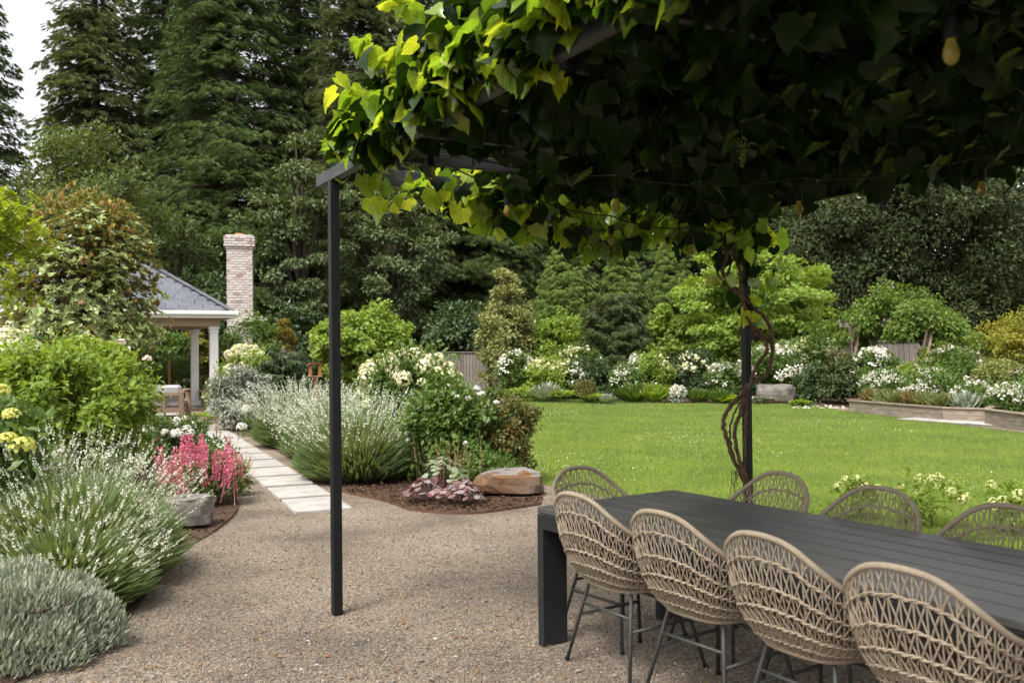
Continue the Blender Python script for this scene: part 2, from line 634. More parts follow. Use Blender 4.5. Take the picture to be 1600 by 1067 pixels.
def glass_mat(name, c):
    m, n, l = node_mat(name)
    p, o = n.new('ShaderNodeBsdfPrincipled'), n.new('ShaderNodeOutputMaterial')
    p.inputs['Base Color'].default_value = (*c, 1)
    p.inputs['Roughness'].default_value = .2
    p.inputs['Transmission Weight'].default_value = .55
    p.inputs['IOR'].default_value = 1.3
    l.new(p.outputs[0], o.inputs['Surface'])
    return m


m_bulb = glass_mat('amber_bulb', (.42, .33, .08))
m_tie = solid('green_tie', (.02, .30, .16), rough=.5)

# foliage
L_fir = leaf_mat('fir_needles', [(0.0563, 0.0888, 0.0253), (0.0971, 0.1427, 0.0404), (0.0741, 0.1131, 0.0328), (0.1531, 0.2102, 0.0653)], trans=.12, rough=.6, spec=.25)
L_fir2 = leaf_mat('hemlock_needles', [(0.0678, 0.0934, 0.0303), (0.1095, 0.142, 0.0458), (0.0897, 0.1176, 0.0379), (0.1594, 0.1926, 0.0685)], trans=.15, rough=.6, spec=.25)
L_maple = leaf_mat('maple_leaves', [(0.069, 0.0978, 0.0287), (0.0978, 0.138, 0.0403), (0.0805, 0.115, 0.0345), (0.1495, 0.184, 0.046)], trans=.3)
L_broad = leaf_mat('broadleaf_dark', [(0.058, 0.0861, 0.0296), (0.0966, 0.1289, 0.0444), (0.0725, 0.1031, 0.0353), (0.1368, 0.1685, 0.0666)], trans=.2, rough=.5, spec=.35)
L_oak = leaf_mat('holly_oak_leaves', [(0.0204, 0.0318, 0.01), (0.0385, 0.0522, 0.0163), (0.0284, 0.0409, 0.0126), (0.0794, 0.093, 0.0344)], trans=.15, rough=.6, spec=.15)
L_mag = leaf_mat('magnolia_leaves', [(0.162, 0.2218, 0.063), (0.243, 0.3003, 0.0882), (0.189, 0.2477, 0.0756), (0.378, 0.3915, 0.1512)], trans=.15, rough=.3, spec=.6,
                 back=[(.20, .17, .06), (.16, .17, .06), (.55, .32, .09), (.45, .27, .08), (.20, .18, .07)])
L_lime = leaf_mat('lime_leaves', [(0.1276, 0.2079, 0.0252), (0.1973, 0.2888, 0.0442), (0.1624, 0.2426, 0.0379), (0.2553, 0.3234, 0.0631)], trans=.4, rough=.5)
L_yel = leaf_mat('golden_leaves', [(.20, .27, .018), (.27, .33, .03), (.15, .23, .02), (.31, .36, .05)], trans=.45)
L_mid = leaf_mat('mid_leaves', [(.06, .11, .02), (.09, .15, .03), (.075, .13, .025), (.13, .19, .045)], trans=.3, rough=.45)
L_dark = leaf_mat('dark_leaves', [(0.0287, 0.0575, 0.0172), (0.0517, 0.0862, 0.0253), (0.0403, 0.069, 0.0207), (0.0805, 0.115, 0.0403)], trans=.2, rough=.4, spec=.4)
L_crypt = leaf_mat('cedar_sprays', [(0.1226, 0.189, 0.0499), (0.179, 0.2552, 0.0702), (0.1508, 0.2174, 0.0562), (0.2451, 0.3119, 0.0936)], trans=.3)
L_yew = leaf_mat('yew_sprays', [(0.036, 0.0576, 0.0192), (0.06, 0.084, 0.024), (0.048, 0.0696, 0.0216), (0.102, 0.12, 0.036)], trans=.15)
L_silver = leaf_mat('silver_leaves', [(.18, .205, .155), (.26, .28, .225), (.22, .24, .19), (.32, .34, .28)], trans=.15)
L_sant = leaf_mat('grey_sprigs', [(0.21, 0.2475, 0.1848), (0.294, 0.33, 0.255), (0.252, 0.2818, 0.2167), (0.378, 0.4056, 0.3124)], trans=.15)
L_lav = leaf_mat('lavender_stems', [(0.114, 0.1674, 0.0675), (0.1711, 0.2322, 0.1068), (0.1378, 0.1944, 0.0844), (0.2186, 0.2808, 0.1463)], trans=.35)
L_lavf = leaf_mat('white_florets', [(.55, .56, .47), (.68, .68, .60), (.50, .53, .42), (.72, .72, .66)], trans=.2, tboost=.9)
L_bronze = leaf_mat('bronze_leaves', [(.07, .095, .025), (.10, .10, .03), (.08, .115, .03), (.20, .10, .03), (.09, .12, .03), (.12, .13, .04)], trans=.25)
L_cream = leaf_mat('cream_petals', [(.60, .60, .34), (.72, .70, .48), (.65, .66, .38), (.78, .76, .60)], trans=.3, tboost=.9)
L_white = leaf_mat('white_petals', [(.74, .73, .68), (.80, .79, .75), (.70, .69, .62)], trans=.25, tboost=.9)
L_lemon = leaf_mat('lemon_petals', [(.52, .53, .10), (.62, .62, .18), (.56, .58, .14)], trans=.3, tboost=.9)
L_pink = leaf_mat('pink_florets', [(.56, .10, .22), (.66, .22, .32), (.50, .07, .18), (.72, .34, .40)], trans=.25, tboost=1.0)
L_rosy = leaf_mat('blush_petals', [(.74, .62, .56), (.78, .70, .66), (.70, .55, .50)], trans=.25, tboost=.9)
L_rust = leaf_mat('rusty_spikes', [(.26, .13, .07), (.34, .20, .11), (.22, .10, .06)], trans=.2, tboost=1)
L_straw = leaf_mat('straw_plumes', [(0.285, 0.208, 0.0855), (0.345, 0.272, 0.133), (0.24, 0.16, 0.0665)], trans=.25, tboost=1)
L_heu = leaf_mat('heuchera_silver', [(.22, .25, .20), (.30, .33, .27), (.18, .22, .16)], trans=.1, back=[(.16, .03, .04), (.12, .02, .03)])
L_heum = leaf_mat('heuchera_burgundy', [(.14, .02, .03), (.30, .27, .25), (.10, .018, .025), (.24, .20, .19)], trans=.15)
L_heug = leaf_mat('heuchera_sage', [(.17, .23, .13), (.24, .29, .19), (.20, .26, .16)], trans=.2)
L_vine = leaf_mat('grape_leaves', [(0.0054, 0.0184, 0.002), (0.01, 0.0281, 0.0031), (0.0069, 0.0216, 0.0023), (0.0138, 0.0335, 0.0039), (0.0077, 0.0238, 0.0028)], trans=.28, rough=.42, spec=.22, tboost=1.8, vein=True)  # canopy shade put into the colour, far below the leaf's own green
L_viney = leaf_mat('grape_leaves_young_backlit', [(0.0913, 0.182, 0.0168), (0.1435, 0.2475, 0.024), (0.2217, 0.3058, 0.0288), (0.1109, 0.2111, 0.0216), (0.2738, 0.3349, 0.0336), (0.0717, 0.1456, 0.0144)], trans=.48, rough=.27, spec=.85, tboost=2.1, vein=True)  # paler young leaves, with the backlit edge glow boosted in colour and translucency
L_vineo = leaf_mat('grape_leaves_autumn', [(0.132, 0.066, 0.0084), (0.12, 0.09, 0.012), (0.15, 0.051, 0.0084)], trans=.4, tboost=1.2, vein=True)
L_grape = solid('green_grape', (.08, .14, .025), (.11, .17, .035), rough=.35, spec=.4)

# ------------------------------------------------------------------ the ground
gg = Geo()
gg.add([[-700, -300, -.02], [700, -300, -.02], [700, 1500, -.02], [-700, 1500, -.02]], [[0, 1, 2, 3]])
obj('ground', gg, m_forest, kind='structure')
poly_sheet('gravel_court', [(-9, -4), (9, -4), (9, 21.5), (-9, 21.5)], 0, m_gravel)

P_DIR, P_SIDE = np.array([-.405, .914]), np.array([.914, .405])
P_0 = np.array([-1.89, 9.20])           # middle of the first paver's near edge
path_pts = [P_0 + P_SIDE * .28 + P_DIR * .03, P_0 + P_DIR * 12.2 + P_SIDE * .28, P_0 + P_DIR * 12.2 - P_SIDE * .28, P_0 - P_SIDE * .28 + P_DIR * .03]
path = poly_sheet('path', path_pts, .005, m_mulch)
lawn_pts = ([(.33, 11.0), (1.6, 9.0), (2.8, 7.6), (4.5, 5.6), (8, 2), (16, 2), (14, 10)] +
            [tuple(G(*p)[:2]) for p in ((1600, 677), (1465, 660), (1330, 644), (1276, 635), (1195, 629), (1060, 631), (1036, 628), (935, 625), (834, 620), (773, 614))] +
            [(-1.1, 30), (-.9, 24), (-.4, 17), (.15, 13)])
poly_sheet('lawn', lawn_pts, .005, m_lawn)
strip = [tuple(G(*p)[:2]) for p in ((1276, 635), (1330, 644), (1465, 660), (1600, 677))] + [(14, 10), (16, 17), (12, 21), (8.6, 24.5)]
poly_sheet('gravel_strip', strip, .009, m_gravel)
border_pts = [tuple(G(*p)[:2]) for p in ((773, 614), (834, 620), (935, 625), (1036, 628), (1060, 631), (1195, 629), (1276, 635))] + [(8.6, 24.5), (14, 20), (24, 22), (24, 36), (-6, 42), (-6, 34)]
poly_sheet('back_border_mulch', border_pts, .013, m_mulch)
edge_l = [(-2.5, 4.2), (-2.38, 4.85), (-2.32, 5.5), (-2.52, 6.5), (-2.7, 7.6), (-2.68, 8.2), (-2.74, 8.9), (-2.85, 9.5), (-3.05, 10.1), (-3.42, 11.2), (-3.95, 12.5), (-5.2, 15.3), (-7.1, 19.6)]
left_pts = edge_l + [(-8, 20), (-18, 20), (-10, 4), (-5, 2)]
poly_sheet('left_bed_mulch', left_pts, .010, m_mulch)
edge_r = [(-2.25, 11.2), (-1.95, 10.5), (-1.34, 9.76), (-1.05, 9.27), (-.65, 9.03), (-.3, 9.05), (.28, 9.5)]
right_pts = edge_r + [(.36, 10.7), (.28, 11.1), (.1, 13), (-.45, 17), (-.95, 24), (-1.15, 30), (-5, 30), (-6.4, 20.5), (-5.5, 18.6), (-4.1, 15.5), (-2.9, 12.8)]
poly_sheet('right_bed_mulch', right_pts, .010, m_mulch)
patio_pts = [tuple(P_0 + P_DIR * 12.2 + P_SIDE * 1.2), (-5.5, 24), (-7.5, 30), (-17, 30), (-17, 20.2), tuple(P_0 + P_DIR * 12.2 - P_SIDE * 1.2)]
poly_sheet('patio', patio_pts, .012, m_patio)
# a patch of lawn by the patio
pl = [tuple(G(*p)[:2]) for p in ((300, 647), (330, 655), (345, 650), (335, 642))]
poly_sheet('small_lawn', pl, .016, m_lawn)

# pavers, each a stone slab
pv = Geo()
box(pv, (0, 0, .022), (.575, .80, .05), 0, .006)
pv_me = pv.mesh('paver', m_paver)
p_ang = math.atan2(P_DIR[1], P_DIR[0]) - math.pi / 2
for i in range(13):
    c = P_0 + P_DIR * (.43 + .955 * i)
    link('paver', pv_me, path, (c[0], c[1], .006 - .022 + rng.uniform(-.002, .003)), (rng.normal() * .004, rng.normal() * .004, p_ang + rng.normal() * .008))
patio = bpy.data.objects['patio']
pv2 = Geo()
box(pv2, (0, 0, .012), (1.1, 1.6, .02), 0, .004)
pv2_me = pv2.mesh('patio_slab', m_paver)
for p in ((272, 638), (302, 634), (255, 650), (330, 631)):
    c = G(*p)
    link('patio_slab', pv2_me, patio, (c[0], c[1], .014), (0, 0, R(28)))
strip_o = bpy.data.objects['gravel_strip']
for p in ((1480, 658), (1520, 660)):
    c = G(*p)
    link('paving_slab', pv2_me, strip_o, (c[0], c[1], .012), (0, 0, R(28)))

# loose stones of the gravel
def stone_templates(k):
    out = []
    for _ in range(k):
        V = np.array([[1, 0, 0], [-1, 0, 0], [0, 1, 0], [0, -1, 0], [0, 0, 1], [0, 0, -.6]], float)
        V = V * rng.uniform(.6, 1.2, (6, 1)) + rng.normal(size=(6, 3)) * .12
        V[:, 2] *= .7
        out.append((V, np.array([[0, 2, 4], [2, 1, 4], [1, 3, 4], [3, 0, 4], [2, 0, 5], [1, 2, 5], [3, 1, 5], [0, 3, 5]])))
    return out


def in_view(P, y0, y1, margin=40):
    # points the photo can see (plus a margin), by sight line
    d = P[:, 1]
    q = (P[:, 0] / np.maximum(d, .1)) * F + 800
    return (q > -margin) & (q < 1600 + margin) & (d > y0) & (d < y1)


g = Geo()
n = 120000
Y = 3.9 + (13 - 3.9) * rng.random(n) ** 1.6
X = Y * rng.uniform(-.62, .62, n)
P = np.stack([X, Y, np.full(n, .003)], 1)
keep = ~inside(lawn_pts, P) & ~inside(left_pts, P) & ~inside(right_pts, P)
rel = (P[:, :2] - P_0) @ np.stack([P_DIR, P_SIDE], 1)
keep &= ~((rel[:, 0] > -.02) & (np.abs(rel[:, 1]) < .31))
P = P[keep][:62000]
ts = stone_templates(6)
idx = rng.integers(0, 6, len(P))
for k in range(6):
    Q = P[idx == k]
    put(g, ts[k], Q, np.stack([rng.normal(size=len(Q)), rng.normal(size=len(Q)), np.zeros(len(Q))], 1), np.tile([0, 0, 1.], (len(Q), 1)), rng.gamma(4, .0011, len(Q)) + .0014)
obj('loose_gravel', g, m_stone_chip, kind='stuff')

g = Geo()
n = 240
P = np.stack([rng.uniform(-2.2, 2.2, n), rng.uniform(4.2, 9.2, n), np.full(n, .012)], 1)
P = P[~inside(left_pts, P) & ~inside(right_pts, P)]
put(g, LEAF, P, np.c_[rng.normal(size=(len(P), 2)), np.zeros(len(P))], rdir(len(P)) * .3 + [0, 0, 1], rng.uniform(.02, .05, len(P)))
n = 300
P = np.stack([rng.uniform(-2, 2.2, n), rng.uniform(4.2, 8, n), np.full(n, .012)], 1)
put(g, BLADE, P, np.c_[rng.normal(size=(n, 2)), np.zeros(n)], np.tile([0, 0, 1.], (n, 1)), rng.uniform(.05, .14, n))
obj('leaf_litter', g, m_litter, kind='stuff')

# bark chips of the beds
g = Geo()
for pts, y0, y1, n in ((left_pts, 4.2, 13, 5000), (right_pts, 8.9, 14, 9000), (border_pts, 24, 33, 5000)):
    A = np.array(pts)
    P = np.stack([rng.uniform(A[:, 0].min(), A[:, 0].max(), n * 6), rng.uniform(y0, y1, n * 6), np.full(n * 6, .018)], 1)
    P = P[inside(pts, P) & in_view(P, 4, 60)][:n]
    put(g, LEAF, P, np.c_[rng.normal(size=(len(P), 2)), rng.normal(size=len(P)) * .3], rdir(len(P)) * .6 + [0, 0, 1], rng.uniform(.02, .055, len(P)) * (1 if y1 < 20 else 1.8))
obj('bark_chips', g, m_chip, kind='stuff')

# lawn: short blades and clover
g = Geo()
n = 900000
Y = 7.5 + (33 - 7.5) * rng.random(n) ** 1.25
X = Y * rng.uniform(-.14, .60, n)
P = np.stack([X, Y, np.full(n, .004)], 1)
P = P[inside(lawn_pts, P)][:190000]
d = P[:, 1]
put(g, BLADE, P, rdir(len(P)) * .55 + [0, 0, 1], rdir(len(P)), rng.uniform(.022, .04, len(P)) * (.75 + d / 22))
# width grows with the tuft a blade stands for
obj('lawn_grass', g, m_grass, kind='stuff')
g = Geo()
n = 12000
Y = 9 + (27 - 9) * rng.random(n)
X = Y * rng.uniform(-.1, .58, n)
P = np.stack([X, Y, rng.uniform(.03, .05, n)], 1)
P = P[inside(lawn_pts, P)]
k = np.sin(P[:, 0] * 1.1 + 1) * np.sin(P[:, 1] * .6 + P[:, 0] * .4) + rng.normal(size=len(P)) * .35
P = P[k > .55]
put(g, LEAF, P, rdir(len(P)), np.tile([0, 0, 1.], (len(P), 1)), rng.uniform(.012, .024, len(P)))
obj('clover', g, m_clover, kind='stuff')

# rusted steel edging of the two near beds
for pts, lab in ((edge_r, 'thin rusted steel edging curving around the bed with the ochre boulder'), (edge_l[5:10], 'thin rusted steel edging round the bed with pink flower spikes')):
    c = smooth_curve([(p[0], p[1], 0) for p in pts], 6)
    g = Geo()
    for a, b in zip(c[:-1], c[1:]):
        dd = (b - a) / np.linalg.norm(b - a)
        beam(g, a - dd * .002 + [0, 0, .0], b + dd * .002 + [0, 0, .0], .005, .05)
    tag(obj('garden_edging', g, m_rust), lab, 'edging')


# ------------------------------------------------------------------ far structures: fence, pavilion, chimney
def fence(lab, pts, z_top, w=.15):
    root = thing('board_fence', lab, 'fence', (pts[0][0], pts[0][1], 0))
    o0 = np.array([pts[0][0], pts[0][1], 0])
    bd = Geo()
    box(bd, (0, 0, z_top / 2), (w - .012, .02, z_top - .04), 0, .003)
    bm_ = bd.mesh('board', m_board)
    rail, cap = Geo(), Geo()
    for a, b in zip(pts[:-1], pts[1:]):
        a, b = np.array([*a, 0]) - o0, np.array([*b, 0]) - o0
        L = np.linalg.norm(b - a)
        dd = (b - a) / L
        az = math.atan2(dd[1], dd[0])
        nrm = np.array([-dd[1], dd[0], 0])
        k = int(L / w)
        for i in range(k):
            link('board', bm_, root, a + dd * (i + .5) * w + nrm * rng.uniform(-.003, .003) + [0, 0, .02 + rng.uniform(-.008, .004)], (0, 0, az))
        for z in (.4, z_top - .35):
            beam(rail, a + nrm * .05 + [0, 0, z], b + nrm * .05 + [0, 0, z], .05, .09)
        beam(cap, a + [0, 0, z_top + .025], b + [0, 0, z_top + .025], .13, .035)
        for i in range(int(L / 2.4) + 1):
            pg = Geo()
            box(pg, a + dd * i * 2.4 + nrm * .12 + [0, 0, z_top / 2], (.09, .09, z_top), az)
            obj('post', pg, m_board, root)
    obj('rail', rail, m_board, root)
    obj('cap', cap, m_board, root)


fence('weathered grey board fence low behind the cream hydrangeas', [(-5.8, 38.2), tuple(AT(765, 560, 35)[:2])], 1.52)
fence('weathered grey board fence behind the white roses and wisteria arbor', [tuple(AT(768, 560, 35.2)[:2]), tuple(AT(1100, 545, 33)[:2]), tuple(AT(1540, 540, 30)[:2])], 1.75, .17)

# pavilion
PC = AT(365, 489, 25.0)
PV_ANG = R(28)
pf = np.array([-math.cos(PV_ANG), -math.sin(PV_ANG), 0])     # along the front eave
ps = np.array([-math.sin(PV_ANG), math.cos(PV_ANG), 0])      # back along the side
PC0 = np.array([PC[0], PC[1], 0])
EAVE, PITCHR, DEPTH, WIDE = 2.72, .73, 6.0, 8.0
pav = thing('garden_pavilion', 'open pavilion with white columns under a grey shingled hip roof', 'pavilion', PC0)
pz = lambda a, b, z: pf * a + ps * b + np.array([0, 0, z])
apex = DEPTH / 2
g = Geo()
zt = EAVE + apex * PITCHR
V = [pz(0, 0, EAVE), pz(WIDE, 0, EAVE), pz(WIDE, DEPTH, EAVE), pz(0, DEPTH, EAVE), pz(apex, apex, zt), pz(WIDE - apex, apex, zt)]
g.add(V, [[0, 4, 5, 1], [2, 5, 4, 3]])
g.Fs.append((np.array([[3, 4, 0], [1, 5, 2]]), 0))
roof = obj('roof', g, solid('roof_felt', (.07, .072, .08), rough=.95), pav)
# shingles: the visible front slope one by one, the other slopes as one part
sh = Geo()
box(sh, (0, 0, 0), (.305, .15, .02))
sh_me = sh.mesh('shingle', m_shingle)
rest = Geo()
slope = math.atan(PITCHR)
ex, cnt = .115, 0
shp = []
for r_ in range(int(apex / math.cos(slope) / ex)):
    sdist = (r_ + .5) * ex
    bb = sdist * math.cos(slope)
    zz = EAVE + bb * PITCHR + .012
    a0, a1 = bb, WIDE - bb
    k = int((a1 - a0) / .32)
    for i in range(k + 1):
        a = a0 + (i + (.5 if r_ % 2 else .15)) * .32 + rng.uniform(-.01, .01)
        if a < a0 + .1 or a > a1 - .1:
            continue
        shp.append((a, bb, zz))
shp.sort(key=lambda t: t[0] + (0 if t[0] < 4.8 else 50))
u3 = -pf
v3 = np.array([*(ps[:2] * math.cos(slope)), math.sin(slope)])
n3 = np.cross(u3, v3)
Bm = np.stack([u3, v3, n3])
eul = Matrix((tuple(u3), tuple(v3), tuple(n3))).transposed().to_euler()
for i, (a, b, z) in enumerate(shp):
    p = pz(a, b, z) + n3 * (rng.uniform(0, .008))
    if i < 300:
        link('shingle', sh_me, roof, p, (eul.x + .06, eul.y, eul.z))
    else:
        rest.add((CUBE_V * np.array([.305, .15, .02])) @ Bm + p, CUBE_F)
v4 = np.array([*(pf[:2] * math.cos(slope)), math.sin(slope)])
B4 = np.stack([ps, v4, np.cross(ps, v4)])
for r_ in range(int(apex / math.cos(slope) / ex)):
    a = (r_ + .5) * ex * math.cos(slope)
    for i in range(int((DEPTH - 2 * a) / .32)):
        p = pz(a, a + (i + .5) * .32, EAVE + a * PITCHR + .012)
        rest.add((CUBE_V * np.array([.31, .19, .012])) @ B4 + p, CUBE_F)
ro = obj('far_shingle', rest, m_shingle, roof, kind='stuff')
g = Geo()
nh = 16
for i in range(nh):                                           # hip caps
    t0, t1 = apex * i / nh, apex * (i + 1.15) / nh
    beam(g, pz(t0, t0, EAVE + t0 * PITCHR + .03), pz(t1, t1, EAVE + t1 * PITCHR + .036), .24, .018)
beam(g, pz(apex, apex, zt + .03), pz(WIDE - apex, apex, zt + .03), .24, .02)
obj('hip_cap', g, m_shingle, roof)
g = Geo()
beam(g, pz(-.06, -.03, EAVE - .08), pz(WIDE, -.03, EAVE - .08), .06, .17)
beam(g, pz(-.03, 0, EAVE - .08), pz(-.03, DEPTH, EAVE - .08), .06, .17)
obj('fascia', g, m_white, pav)
g = Geo()
beam(g, pz(-.1, -.11, EAVE - .02), pz(WIDE, -.11, EAVE - .02), .1, .1)
obj('gutter', g, m_white, pav)
g = Geo()
g.add([pz(.002, .002, EAVE - .12), pz(WIDE, .002, EAVE - .12), pz(WIDE, DEPTH, EAVE - .12), pz(.002, DEPTH, EAVE - .12)], [[0, 1, 2, 3]])
obj('soffit', g, m_tan, pav)
g = Geo()
beam(g, pz(.3, .45, EAVE - .25), pz(WIDE, .45, EAVE - .25), .2, .25)
beam(g, pz(.45, .6, EAVE - .252), pz(.45, DEPTH - .3, EAVE - .252), .2, .25)
beam(g, pz(.56, 3.65, EAVE - .254), pz(WIDE, 3.65, EAVE - .254), .18, .25)
obj('beam', g, m_tan, pav)
for a, b in ((.45, .45), (.45, 3.65), (5.8, .45), (5.8, 3.65)):
    g = Geo()
    H = EAVE - .38
    box(g, pz(a, b, H / 2 + .09), (.21, .21, H - .18), PV_ANG, .008)
    c = obj('column', g, m_white, pav)
    g = Geo()
    box(g, pz(a, b, .09), (.29, .29, .18), PV_ANG, .01)
    obj('base', g, m_white, c)
    g = Geo()
    box(g, pz(a, b, H - .04), (.27, .27, .08), PV_ANG, .01)
    box(g, pz(a, b, H - .15), (.245, .245, .05), PV_ANG, .006)
    obj('capital', g, m_white, c)

# chimney behind the pavilion
CH = AT(376.5, 600, 31.0)
ch = thing('brick_chimney', 'tall limewashed brick chimney rising beside the pavilion roof', 'chimney', (CH[0], CH[1], 0), R(14))
top = AT(376, 372, 31.0)[2]
g = Geo()
box(g, (0, 0, top / 2 - .1), (.80, .80, top - .2))
core = obj('mortar_core', g, m_mortar, ch)
bk, bh = Geo(), Geo()
box(bk, (0, 0, 0), (.205, .1, .070), 0, .004)
bk_me = bk.mesh('brick', m_brick)
nc, cnt = int((top - .05) / .086), 0
rest = Geo()
for r_ in range(nc, -1, -1):
    z = r_ * .086 + .04
    off = 0.0
    dt = top - z
    if dt < .30:
        off = .075
    elif dt < .375:
        off = .05
    elif dt < .45:
        off = .025
    half = .41 + off
    for side in range(4):
        L = 2 * half
        k = 4
        bl = L / k
        for i in range(k + 1):
            x = -half + (i + (.5 if r_ % 2 else 0)) * bl
            x = min(max(x, -half + .1), half - .1)
            if r_ % 2 == 0 and i == k:
                continue
            a = side * math.pi / 2
            jo = rng.uniform(-.004, .006)
            lx, ly = x, -half + .045 - jo
            p = (lx * math.cos(a) - ly * math.sin(a), lx * math.sin(a) + ly * math.cos(a), z)
            if side in (0, 3) and cnt < 300:
                link('brick', bk_me, ch, p, (0, 0, a), (bl * .95 / .205, 1, 1))
                cnt += 1
            else:
                box(rest, p, (bl * .95, .1, .070), a)
obj('far_brick', rest, m_brick, ch, kind='stuff')
g = Geo()
box(g, (0, 0, top + .03), (.9, .9, .05), 0, .01)
obj('cap', g, m_mortar, ch)
g = Geo()
tube(g, [(0, 0, top + .05), (0, 0, top + .14)], [.2, .17], 14)
obj('flue', g, m_terracotta, ch)

# sofa, stake, side bench, speaker by the column
so = G(262, 655)
sofa = thing('outdoor_sofa', 'teak garden sofa with grey cushions seen from behind on the patio', 'sofa', (so[0] - .55, so[1] + .3, .014), R(8))
g = Geo()
for x in (-1.0, .84):
    lg = Geo()
    box(lg, (x, -.4, .33), (.12, .09, .66), 0, .006)
    obj('leg', lg, m_teak, sofa)
    lg = Geo()
    box(lg, (x, .4, .31), (.12, .09, .62), 0, .006)
    obj('leg', lg, m_teak, sofa)
for z in (.22, .60):
    beam(g, (-.94, -.4, z), (.78, -.4, z), .05, .08)
for x in (-.5, -.05, .42):
    box(g, (x, -.4, .42), (.06, .04, .3))
obj('back_frame', g, m_teak, sofa)
for x in (-1.0, .84):
    g = Geo()
    beam(g, (x, -.36, .682), (x, .42, .682), .13, .04)
    obj('armrest', g, m_teak, sofa)
for x in (-.5, .38):
    g = Geo()
    box(g, (x, .06, .37), (.86, .8, .16), 0, .04)
    obj('seat_cushion', g, m_cushion, sofa)
    g = Geo()
    box(g, (x, -.26, .62), (.86, .2, .40), 0, .06)
    obj('back_cushion', g, m_cushion, sofa)
st = AT(264.5, 600, 27)
g = Geo()
box(g, (st[0], st[1], .72), (.07, .07, 1.44), .3, .004)
tag(obj('wooden_stake', g, m_cedar), 'slim orange wooden stake standing behind the garden sofa', 'stake')
be = G(322, 634)
bench = thing('garden_bench', 'small dark wooden bench half hidden beside the pavilion column', 'bench', (be[0] + .15, be[1] - .4, .012), R(-60))
g = Geo()
box(g, (0, 0, .46), (1.1, .34, .05), 0, .006)
obj('seat', g, m_teak, bench)
for x in (-.45, .45):
    g = Geo()
    box(g, (x, 0, .22), (.07, .3, .43), 0, .006)
    obj('leg', g, m_teak, bench)
sp = pz(.45 - .25, 3.65 - .2, 0) + PC0
spk = thing('loudspeaker_stand', 'thin black torch stand with a square box against the pavilion column', 'loudspeaker', (sp[0], sp[1], .013))
g = Geo()
tube(g, [(0, 0, 0), (0, 0, 1.05)], .012, 6)
obj('pole', g, m_black, spk)
g = Geo()
box(g, (-.05, 0, .42), (.16, .12, .24), 0, .01)
obj('box', g, m_black, spk)
bf = AT(491, 577, 19.4)
fe = thing('bird_feeder', 'orange cedar bird feeder with curved red roof above the lavender', 'bird feeder', (bf[0], bf[1], 0), R(20))
H0 = bf[2]
for x in (-.08, .11):
    g = Geo()
    box(g, (x, 0, H0 - .02), (.06, .12, .24), 0, .005)
    obj('side_panel', g, m_cedar, fe)
g = Geo()
arc = [(.16 * math.sin(t) + .015, 0, H0 + .07 + .06 * math.cos(t)) for t in np.linspace(-1.2, 1.2, 9)]
for a, b in zip(arc[:-1], arc[1:]):
    beam(g, a, b, .2, .016)
obj('roof', g, m_redroof, fe)
g = Geo()
box(g, (.015, 0, H0 - .15), (.30, .18, .025), 0, .004)
obj('tray', g, m_cedar, fe)
g = Geo()
box(g, (.015, 0, (H0 - .165) / 2), (.06, .06, H0 - .165))
obj('pole', g, m_cedar, fe)


# ------------------------------------------------------------------ plants: generators
def clump_points(n, rx, ry, rz, fill=.55, lump=.22, top_only=False):
    d = rdir(n)
    if top_only:
        d[:, 2] = np.abs(d[:, 2])
    ph = rng.uniform(0, 6.28, 6)
    lumpf = 1 + lump * (np.sin(d[:, 0] * 4 + ph[0]) * np.cos(d[:, 2] * 5 + ph[1]) + np.sin(d[:, 1] * 5 + ph[2]) * np.cos(d[:, 2] * 3 + ph[3])) * .7
    r = (fill + (1 - fill) * rng.random(n) ** .6) * lumpf
    return d * r[:, None] * np.array([rx, ry, rz]), d


def leaves_on(g, C, rc, n, size, T=LEAF, flat=.6, up=.7, droop=.25, m=0, out=.6, centre=None):
    """n leaves spread over clumps C of radius rc"""
    i = rng.integers(0, len(C), n)
    o = rdir(n) * (rng.random(n) ** .45)[:, None]
    rr = np.broadcast_to(rc, (len(C),))[i]
    P = C[i] + o * rr[:, None] * np.array([1, 1, flat])
    cc = C.mean(0) if centre is None else centre
    outw = unit(P - cc)
    N = outw * out + rdir(n) * .55 + np.array([0, 0, up])
    D = rdir(n) + outw * .5 + unit(o) * .5 - np.array([0, 0, droop])
    put(g, T, P, D, N, size * rng.uniform(.65, 1.25, n), m)


def limbs(g, tops, base_z, r0, H, lean=(0, 0), k=14):
    """trunk to height H and limbs out to some of the clumps"""
    pts = [np.array([lean[0] * t, lean[1] * t, H * t]) + (rng.normal(size=3) * [.03, .03, 0] * (t > 0)) * H * .25 for t in np.linspace(0, 1, 7)]
    tube(g, pts, np.linspace(r0, r0 * .25, 7), 8)
    sel = rng.permutation(len(tops))[:k]
    for j in sel:
        e = tops[j]
        s = min(max((e[2] - base_z) / max(H, .1) * .5, .12), .85)
        b = np.array([lean[0] * s, lean[1] * s, H * s])
        mid = (b + e) / 2 + np.array([0, 0, .12 * np.linalg.norm(e - b)])
        q = [b * (1 - t) ** 2 + mid * 2 * t * (1 - t) + e * t * t for t in np.linspace(0, 1, 6)]
        tube(g, q, np.linspace(r0 * .38, r0 * .06, 6), 5)


